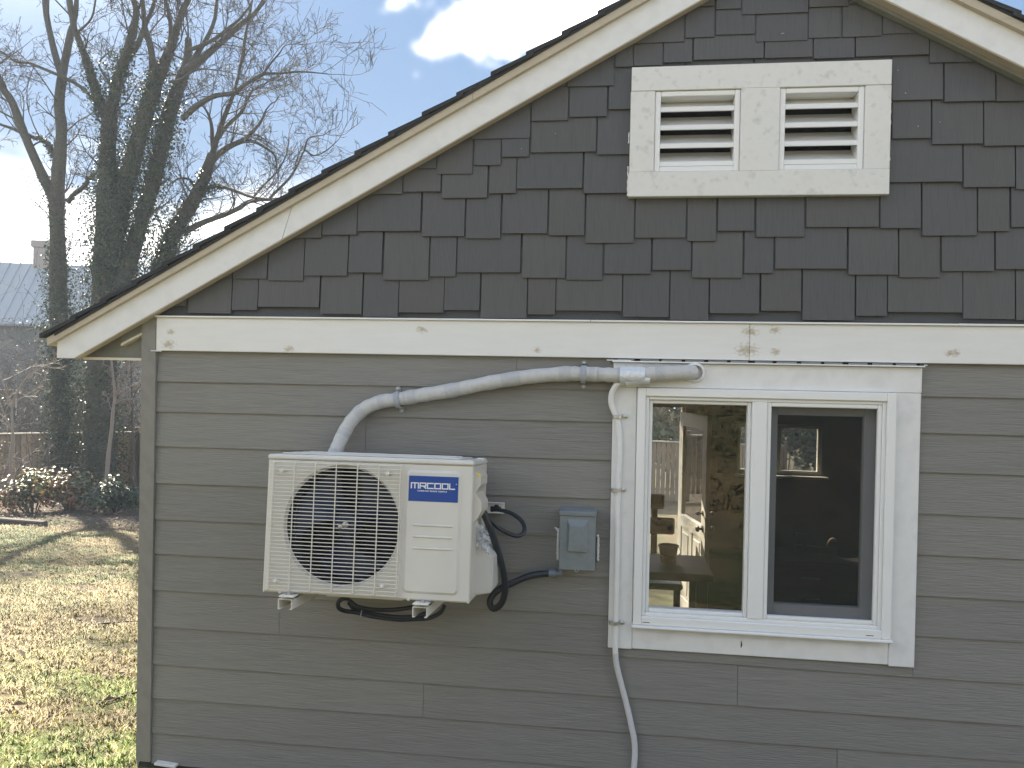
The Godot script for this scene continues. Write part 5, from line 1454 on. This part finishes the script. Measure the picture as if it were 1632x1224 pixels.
func make_tree(called: String, label: String, category: String, limbs: Array, spread: float, leaves_per_m: float, twig_every: float, twig_len: float, bark: Material, bare := -9.0) -> void:
	var first: Array = limbs[0][1]
	var root := Vector3(first[0], ground(first[0], first[2]), first[2])
	var t := thing(called, label, category, root)
	var crown := MB.new(); var ivy := MB.new()
	ivy.colored = true
	var noise := FastNoiseLite.new()
	noise.seed = 3; noise.frequency = 0.9
	for k in limbs.size():
		var pr := limb_points(limbs[k][1])
		var p: Array = pr[0]; var r: Array = pr[1]
		for j in p.size(): p[j] = p[j] - root
		if k == 0:
			# the foot reaches into the ground
			p.push_front(Vector3(p[0].x, minf(p[0].y, 0.0) - 0.15, p[0].z)); r.push_front(r[0] * 1.15)
		var b := MB.new()
		var wob := []
		for j in r.size(): wob.append(r[j] * (1.0 + rng.randf_range(-0.07, 0.07)))
		b.tube(p, wob, 12 if r[0] > 0.08 else 7)
		put("trunk" if k == 0 else "limb", b, bark, t)
		var total := 0.0
		for j in p.size() - 1: total += (p[j + 1] - p[j]).length()
		var cover: float = limbs[k][0]
		var gone := 0.0; var next := total * (0.3 if k > 0 else 0.55)
		for j in p.size() - 1:
			var seg: Vector3 = p[j + 1] - p[j]
			var l := seg.length()
			var d := seg.normalized()
			# ivy
			var f := gone / total
			if f < cover and leaves_per_m > 0 and p[j].y > bare:
				var thin := clampf((cover - f) / 0.25, 0.25, 1.0)
				var count := int(l * 1.5 * leaves_per_m * thin * clampf(r[j] / 0.2, 0.4, 1.3))
				for q in count:
					var u := rng.randf()
					var at: Vector3 = p[j] + seg * u
					var sd := rand_dir()
					sd = (sd - d * sd.dot(d)).normalized()
					var thick := spread * (0.55 + 0.9 * noise.get_noise_3d(at.x * 1.3, at.y * 1.3, at.z + k * 7) + 0.35) * clampf(r[j] / 0.22, 0.35, 1.2) * thin
					var out: float = r[j] + absf(rng.randfn()) * 0.55 * maxf(thick, 0.03)
					var v := rng.randf_range(0.6, 1.5)
					ivy.tint = Color(0.032 * v, 0.050 * v, 0.020 * v) if rng.randf() < 0.92 else Color(0.10, 0.12, 0.03)
					leaf(ivy, at + sd * out, (sd + rand_dir() * 0.8 + Vector3.UP * 0.3).normalized(), rng.randf_range(0.028, 0.050))
			# twigs
			gone += l
			while gone > next and twig_every > 0:
				var ax := d.cross(rand_dir()).normalized()
				var dd := d.rotated(ax, rng.randf_range(0.5, 1.15))
				grow(crown, p[j + 1] - seg * rng.randf() * 0.5, dd, twig_len * rng.randf_range(0.5, 1.15), clampf(r[j] * 0.34, 0.010, 0.028), 0 if r[j] > 0.02 else 1, 0.03)
				next += twig_every * rng.randf_range(0.6, 1.4)
		if twig_every > 0: grow(crown, p[-1], (p[-1] - p[-2]).normalized(), twig_len * 0.8, minf(r[-1], 0.03), 0, 0.03)
	if crown.v.size() > 0: put("crown", crown, M.twig if bark == M.bark else M.twig_pale, t)
	if ivy.v.size() > 0: put("ivy", ivy, M.leaf, t)

func make_shrub(called: String, label: String, at: Vector3, size: Vector3, count: int, palette: Array, leaf_size: float, group := "") -> void:
	var t := thing(called, label, "shrub", at, group)
	var b := MB.new(); var st := MB.new()
	b.colored = true
	var heads := []
	for k in 16:
		var a := rng.randf() * TAU; var r := sqrt(rng.randf())
		var hd := Vector3(cos(a) * r * size.x * 0.42, size.y * rng.randf_range(0.35, 0.82) * (1.05 - 0.4 * r), sin(a) * r * size.z * 0.42)
		heads.append(hd)
		st.tube(smooth([Vector3(hd.x * 0.2, -0.05, hd.z * 0.2), Vector3(hd.x * 0.5, hd.y * 0.5, hd.z * 0.5), hd], 3), [0.012, 0.011, 0.010, 0.009, 0.008, 0.006, 0.004], 5, false)
	for k in count:
		var hd: Vector3 = heads[k % 16]
		var o := rand_dir() * pow(rng.randf(), 0.5) * minf(size.x, size.y) * 0.30
		var p := hd + o
		if p.y < 0.02: p.y = rng.randf_range(0.02, 0.2)
		var c: Vector3 = palette[(k % 16 + (1 if rng.randf() < 0.25 else 0)) % palette.size()]
		c *= rng.randf_range(0.6, 1.3)
		b.tint = Color(c.x, c.y, c.z)
		leaf(b, p, (o.normalized() + Vector3.UP * 0.5 + rand_dir() * 0.7).normalized(), leaf_size * rng.randf_range(0.7, 1.3))
	put("foliage", b, M.leaf, t)
	put("stems", st, M.twig, t)

func make_tangle(label: String, at: Vector3, wide: float, tall: float, count: int, green: int) -> void:
	var t := thing("bramble_thicket", label, "brambles", at, "tangled brambles along the fence")
	var b := MB.new(); var lv := MB.new()
	lv.colored = true
	for k in count:
		var x := rng.randf_range(-0.5, 0.5) * wide; var z := rng.randf_range(-0.5, 0.5) * wide * 0.4
		var p := Vector3(x, 0, z)
		var d := Vector3(rng.randf_range(-0.5, 0.5), 1, rng.randf_range(-0.4, 0.4)).normalized()
		var pts := [p - Vector3(0, 0.1, 0)]
		var l := tall * rng.randf_range(0.5, 1.25)
		var side := Vector3(rng.randf_range(-1, 1), 0, rng.randf_range(-1, 1)) * 0.2
		for j in 8:
			pts.append(pts[-1] + d * l / 7)
			d = (d + side + Vector3(rng.randf_range(-1, 1), rng.randf_range(-1, 0.6), rng.randf_range(-1, 1)) * 0.22 - Vector3.UP * 0.05 * j).normalized()
		var r0 := rng.randf_range(0.006, 0.014)
		var rr := []
		for j in pts.size(): rr.append(r0 * (1.0 - 0.08 * j))
		b.tube(pts, rr, 3, false)
		for j in range(2, pts.size()):
			if rng.randf() < 0.6:
				grow(b, pts[j], (rand_dir() + Vector3.UP * 0.4).normalized(), l * 0.16, r0 * 0.6, 2, 0.0)
	for k in green:
		var p := Vector3(rng.randfn() * wide * 0.22, rng.randf() * tall, rng.randfn() * wide * 0.12)
		var v := rng.randf_range(0.6, 1.6)
		lv.tint = Color(0.07 * v, 0.09 * v, 0.03 * v)
		leaf(lv, p, (rand_dir() + Vector3.UP * 0.6).normalized(), rng.randf_range(0.025, 0.05))
	put("canes", b, M.twig_pale if count < 20 else M.twig, t)
	if green > 0: put("leaves", lv, M.leaf, t)

func on_ray(px: float, depth: float) -> Vector2:
	# ground plan of a bearing from where the photographer stands
	return Vector2(px * depth, 3.36 - depth)

func make_garden() -> void:
	make_tree("ivy_tree", "tall bare tree with forked trunk wrapped in ivy, leftmost of the three", "tree", IVY_TREE_LEFT, 0.34, 620.0, 0.42, 1.6, M.bark)
	make_tree("ivy_tree", "broad many-stemmed bare tree thick with ivy, middle of the three", "tree", IVY_TREE_MIDDLE, 0.58, 700.0, 0.36, 1.7, M.bark)
	make_tree("ivy_tree", "ivy-covered bare tree leaning right over the roof, rightmost of the three", "tree", IVY_TREE_RIGHT, 0.62, 900.0, 0.30, 1.7, M.bark, 4.2)
	make_tree("sapling", "slender pale sapling in front of the fence nearest the corner post", "tree", SAPLING, 0.0, 0.0, 0.5, 0.7, M.twig_pale)
	make_tree("sapling", "thin dark sapling beside the house corner, right of the fence post", "tree", SAPLING_THIN, 0.0, 0.0, 0.4, 0.6, M.twig)
	make_tree("sapling", "crooked sapling at the left edge, before the fence", "tree", SAPLING_LEFT, 0.0, 0.0, 0.35, 0.8, M.twig_pale)
	make_fence()
	var reds := [Vector3(0.34, 0.15, 0.10), Vector3(0.08, 0.115, 0.055), Vector3(0.38, 0.27, 0.14), Vector3(0.11, 0.14, 0.075), Vector3(0.16, 0.16, 0.10)]
	var greens := [Vector3(0.06, 0.085, 0.05), Vector3(0.085, 0.115, 0.065), Vector3(0.05, 0.075, 0.04)]
	var p: Vector2
	for s in [["low shrub with reddish winter leaves at the left edge", -0.79, 14.4, Vector3(1.3, 0.95, 1.0), 1900, reds], ["reddish shrub beside the dark green one, before the fence", -0.735, 15.0, Vector3(1.2, 1.0, 1.0), 1700, reds],
			["dark green rounded shrub in front of the ivy trunks", -0.672, 14.8, Vector3(1.15, 0.78, 1.0), 2200, greens], ["small dark shrub at the fence foot near the house corner", -0.598, 17.0, Vector3(1.4, 0.55, 0.9), 1100, greens]]:
		p = on_ray(s[1], s[2])
		make_shrub("garden_shrub", s[0], Vector3(p.x, ground(p.x, p.y), p.y), s[3], s[4], s[5], 0.045, "shrubs before the fence")
	var tl := ["pale bramble tangle at the left edge before the fence", "bramble tangle between the left and middle ivy trunks", "bramble tangle behind the middle ivy trunk", "bramble tangle above the fence near the house corner", "tall bramble tangle behind the leftmost trunk"]
	var tp := [[-0.85, 18.5, 1.4, 2.4, 12, 80], [-0.745, 18.9, 1.4, 3.0, 22, 260], [-0.70, 22.8, 2.8, 4.4, 150, 900], [-0.60, 24.6, 3.2, 4.4, 130, 500], [-0.81, 24.5, 5.0, 5.4, 230, 900]]
	for k in 5:
		p = on_ray(tp[k][0], tp[k][1])
		make_tangle(tl[k], Vector3(p.x, ground(p.x, p.y), p.y), tp[k][2], tp[k][3], tp[k][4], tp[k][5])
	for s in [["dark evergreen beyond the back door, leftmost of the four", -0.12, 26.0], ["dark evergreen beyond the back door, second of the four", -0.01, 27.5], ["dark evergreen beyond the back door, third of the four", 0.09, 26.5], ["dark evergreen beyond the back door, rightmost of the four", 0.20, 27.0]]:
		p = on_ray(s[1], s[2])
		make_shrub("evergreen", s[0], Vector3(p.x, ground(p.x, p.y), p.y), Vector3(4.2, 5.5, 3.0), 3600, greens, 0.14, "evergreens beyond the back fence")
	# landscape timber at the edge of the lawn
	p = on_ray(-0.82, 12.3)
	var tb := MB.new()
	tb.cbox(Vector3.ZERO, Vector3(1.35, 0.13, 0.14), 0.02, Basis(Vector3.UP, -0.12))
	var o := put("landscape_timber", tb, M.timber, self, Vector3(p.x, ground(p.x, p.y) + 0.035, p.y))
	tag(o, "weathered landscape timber lying at the lawn's edge", "timber")
	# fallen twigs and a clod of earth on the lawn
	var tw := ["crooked twig lying on the lawn, farthest of the fallen twigs", "dark twig lying on the lawn near the bare patch", "short twig nearest the house corner on the lawn"]
	var ts := [[-0.665, 6.0, 0.4], [-0.61, 5.3, -0.5], [-0.655, 4.2, 0.9]]
	for k in 3:
		p = on_ray(ts[k][0], ts[k][1])
		var t := thing("fallen_twig", tw[k], "twig", Vector3(p.x, ground(p.x, p.y), p.y), "twigs on the lawn")
		t.rotation.y = ts[k][2]
		tb = MB.new()
		tb.tube(smooth([Vector3(-0.2, 0.012, 0), Vector3(-0.08, 0.02, 0.03), Vector3(0.06, 0.014, -0.01), Vector3(0.2, 0.025, 0.03)], 3), [0.005, 0.006, 0.007, 0.007, 0.007, 0.006, 0.006, 0.005, 0.004, 0.003], 6)
		tb.tube([Vector3(0.02, 0.015, 0.0), Vector3(0.08, 0.03, -0.08)], [0.004, 0.002], 5)
		put("stick", tb, M.twig, t)
	# bare soil along the foot of the wall
	tb = MB.new()
	for k in 60:
		var x := lerpf(LEFT + 0.02, RIGHT, k / 59.0)
		var rr := rng.randf_range(0.02, 0.055)
		tb.lathe(Vector3(x + rng.randf_range(-0.03, 0.03), -0.012, 0.055 + rng.randf_range(-0.02, 0.05)), [Vector2(0, rr * 0.6), Vector2(rr * 0.6, rr * 0.45), Vector2(rr, 0.0), Vector2(rr, -0.03)], 7)
	o = put("bare_soil", tb, M.dirt, self)
	tag(o, "dark clods of bare soil along the foot of the wall", "soil")
	o.set_meta("kind", "stuff")

func make_fence() -> void:
	var t := thing("wooden_fence", "weathered wooden board fence with cap rail behind the trees", "fence")
	var a := Vector2(-0.865, 20.3); var e := Vector2(0.20, 25.0)
	var pa := on_ray(a.x, a.y); var pe := on_ray(e.x, e.y)
	var long := pa.distance_to(pe)
	var yaw := -atan2(pe.y - pa.y, pe.x - pa.x)
	var bas := Basis(Vector3.UP, yaw)
	var n := int(long / 0.145)
	var pk := []
	for k in 3:
		var b := MB.new()
		b.cbox(Vector3(0, 0.86, 0), Vector3(0.124, 1.72, 0.018), 0.003)
		pk.append(b.mesh())
	for k in n:
		var f := (k + 0.5) / n
		var p := pa.lerp(pe, f)
		var o := MeshInstance3D.new()
		o.mesh = pk[k % 3]
		o.material_override = M.picket[rng.randi() % 4]
		o.name = "picket"
		t.add_child(o, true)
		o.transform = Transform3D(bas * Basis(Vector3.BACK, rng.randf_range(-0.006, 0.006)), Vector3(p.x, fence_foot(f) + 0.02, p.y) + bas * Vector3(0, 0, 0.03 + rng.randf_range(-0.003, 0.003)))
	var posts := 12
	for k in posts:
		var f := k / (posts - 1.0)
		var p := pa.lerp(pe, f)
		var q := Vector3(p.x, fence_foot(f) - 0.2, p.y)
		var b := MB.new()
		b.cbox(Vector3(0, 1.04, 0.05), Vector3(0.10, 2.08, 0.10), 0.004, bas)
		var o := put("post", b, M.picket[1], t, q)
		b = MB.new()
		b.cbox(Vector3(0, 2.098, 0.05), Vector3(0.135, 0.034, 0.135), 0.008, bas)
		put("post_cap", b, M.picket[2], o)
		if k < posts - 1:
			var f2 := (k + 1) / (posts - 1.0)
			var p2 := pa.lerp(pe, f2)
			for y in [0.35, 1.0, 1.5, 1.775]:
				var s := Vector3(p.x, fence_foot(f) + y, p.y); var s2 := Vector3(p2.x, fence_foot(f2) + y, p2.y)
				var d := s2 - s
				b = MB.new()
				var bb := Basis(Vector3.UP, yaw) * Basis(Vector3.BACK, asin(d.y / d.length()))
				var cap: bool = y > 1.7
				b.cbox(Vector3.ZERO, Vector3(d.length() - 0.11, 0.035 if cap else 0.085, 0.15 if cap else 0.035), 0.003, bb)
				put("cap_rail" if cap else "rail", b, M.cap_wood if cap else M.picket[0], t, (s + s2) / 2 + bb * Vector3(0, 0, 0.035 if cap else 0.0))

func fence_foot(f: float) -> float:
	return lerpf(-1.93, -1.66, minf(f * 2.4, 1.0)) - 0.5 * maxf(f - 0.4, 0.0)

func make_neighbours() -> void:
	var t := thing("neighbour_house", "distant house with pale standing-seam metal roof and brick chimney", "house", Vector3(-31.5, ground(-31.5, -34), -34.0))
	t.rotation.y = 0.32
	var y := 6.1
	bar("wall", -7.0, 6.2, 0.0, y, -3.0, 3.0, M.far_wall, t, 0.0)
	var rf := group_part("roof", t)
	for s in [-1.0, 1.0]:
		var b := MB.new()
		var lo := Vector3(0, y - 0.15, s * 3.5); var hi := Vector3(0, y + 3.15, 0)
		var up := Vector3(0, 0.06, 0)
		b.out([Vector3(-7.4, lo.y, lo.z), Vector3(6.6, lo.y, lo.z), Vector3(6.6, hi.y, 0), Vector3(-7.4, hi.y, 0)], Vector3(0, 0, 0))
		b.out([Vector3(-7.4, lo.y - 0.08, lo.z), Vector3(6.6, lo.y - 0.08, lo.z), Vector3(6.6, hi.y - 0.08, 0), Vector3(-7.4, hi.y - 0.08, 0)], Vector3(0, 20, 0))
		put("roof_sheet", b, M.metal_roof, rf)
		for k in 29:
			var x := -7.2 + k * 0.48
			b = MB.new()
			var d := hi - lo
			b.cbox((Vector3(x, lo.y, lo.z) + Vector3(x, hi.y, 0)) / 2 + up * 0.5, Vector3(0.04, 0.05, d.length()), 0.004, Basis(Vector3.RIGHT, -atan2(d.y, d.z)))
			put("seam", b, M.metal_roof, rf)
	var g2 := MB.new()
	for x in [-7.0, 6.2]: g2.prism(PackedVector2Array([Vector2(-3.0, y), Vector2(3.0, y), Vector2(0, y + 2.85)]), 0, 0.1)
	var ch := MB.new()
	ch.cbox(Vector3(2.0, y + 3.1, -0.1), Vector3(0.75, 2.2, 0.75), 0.01)
	ch.cbox(Vector3(2.0, y + 4.15, -0.1), Vector3(0.92, 0.35, 0.92), 0.02)
	put("chimney", ch, M.chimney, t)
	for x in [-4.5, -1.5, 1.5, 4.5]:
		var wd := group_part("window", t)
		bar("pane", x - 0.45, x + 0.45, 1.2, 2.8, 3.001, 3.02, M.far_glass, wd, 0.0)
		ring(wd, "window_frame", x - 0.5, x + 0.5, 1.15, 2.85, 0.06, 3.001, 3.05, M.vinyl)
	# block building beyond the fence near the corner
	t = thing("block_building", "grey block building beyond the fence beside the house corner", "building", Vector3(-17.2, ground(-17, -29), -29.0))
	t.rotation.y = 0.5
	bar("wall", -2.2, 6.0, 0.0, 4.0, -3.0, 0.0, M.block[0], t, 0.0)
	var meshes := []
	var bk := MB.new()
	bk.cbox(Vector3.ZERO, Vector3(0.39, 0.19, 0.03), 0.006)
	var bm := bk.mesh()
	for r in 18:
		for c in 14:
			var o := MeshInstance3D.new()
			o.mesh = bm
			o.material_override = M.block[rng.randi() % 3]
			o.name = "block"
			t.add_child(o, true)
			o.position = Vector3(-1.98 + c * 0.4 + (0.2 if r % 2 else 0.0), 0.12 + r * 0.2, 0.012)
	bar("roof_slab", -2.4, 6.2, 4.001, 4.15, -3.2, 0.25, M.far_wall, t, 0.01)

# ---------------------------------------------------------------- scene
func _ready() -> void:
	rng.seed = 20240217
	var cam := Camera3D.new()
	cam.name = "camera"
	cam.fov = 51.12; cam.near = 0.05; cam.far = 400.0
	cam.position = Vector3(0, 1.80, 3.36)
	cam.rotation = Vector3(deg_to_rad(-0.6884), deg_to_rad(7.5493), deg_to_rad(1.1171))
	add_child(cam)
	cam.current = true
	var env := Environment.new()
	env.background_mode = Environment.BG_SKY
	var sky := Sky.new()
	var pano := PanoramaSkyMaterial.new()
	pano.panorama = ImageTexture.create_from_image(sky_image())
	sky.sky_material = pano
	env.sky = sky
	env.background_energy_multiplier = 1.0
	env.tonemap_mode = Environment.TONE_MAPPER_LINEAR
	env.tonemap_exposure = 3.9
	env.ssao_enabled = true; env.ssil_enabled = true; env.sdfgi_enabled = true
	env.fog_enabled = true
	env.fog_density = 0.0022
	env.fog_light_color = Color(0.86, 0.91, 0.97)
	var we := WorldEnvironment.new()
	we.environment = env
	add_child(we)
	var sun := DirectionalLight3D.new()
	sun.name = "sun"
	sun.light_color = Color(1.0, 0.95, 0.86)
	sun.light_energy = 1.6
	sun.light_angular_distance = 0.55
	sun.shadow_enabled = true
	add_child(sun)
	sun.look_at_from_position(Vector3.ZERO, -sun_dir(), Vector3.UP)
	make_materials()
	make_ground()
	make_house()
	make_neighbours()
	make_garden()
	make_unit()
	make_bracket()
	make_lines()
	make_disconnect()
	make_interior()
	make_grass()
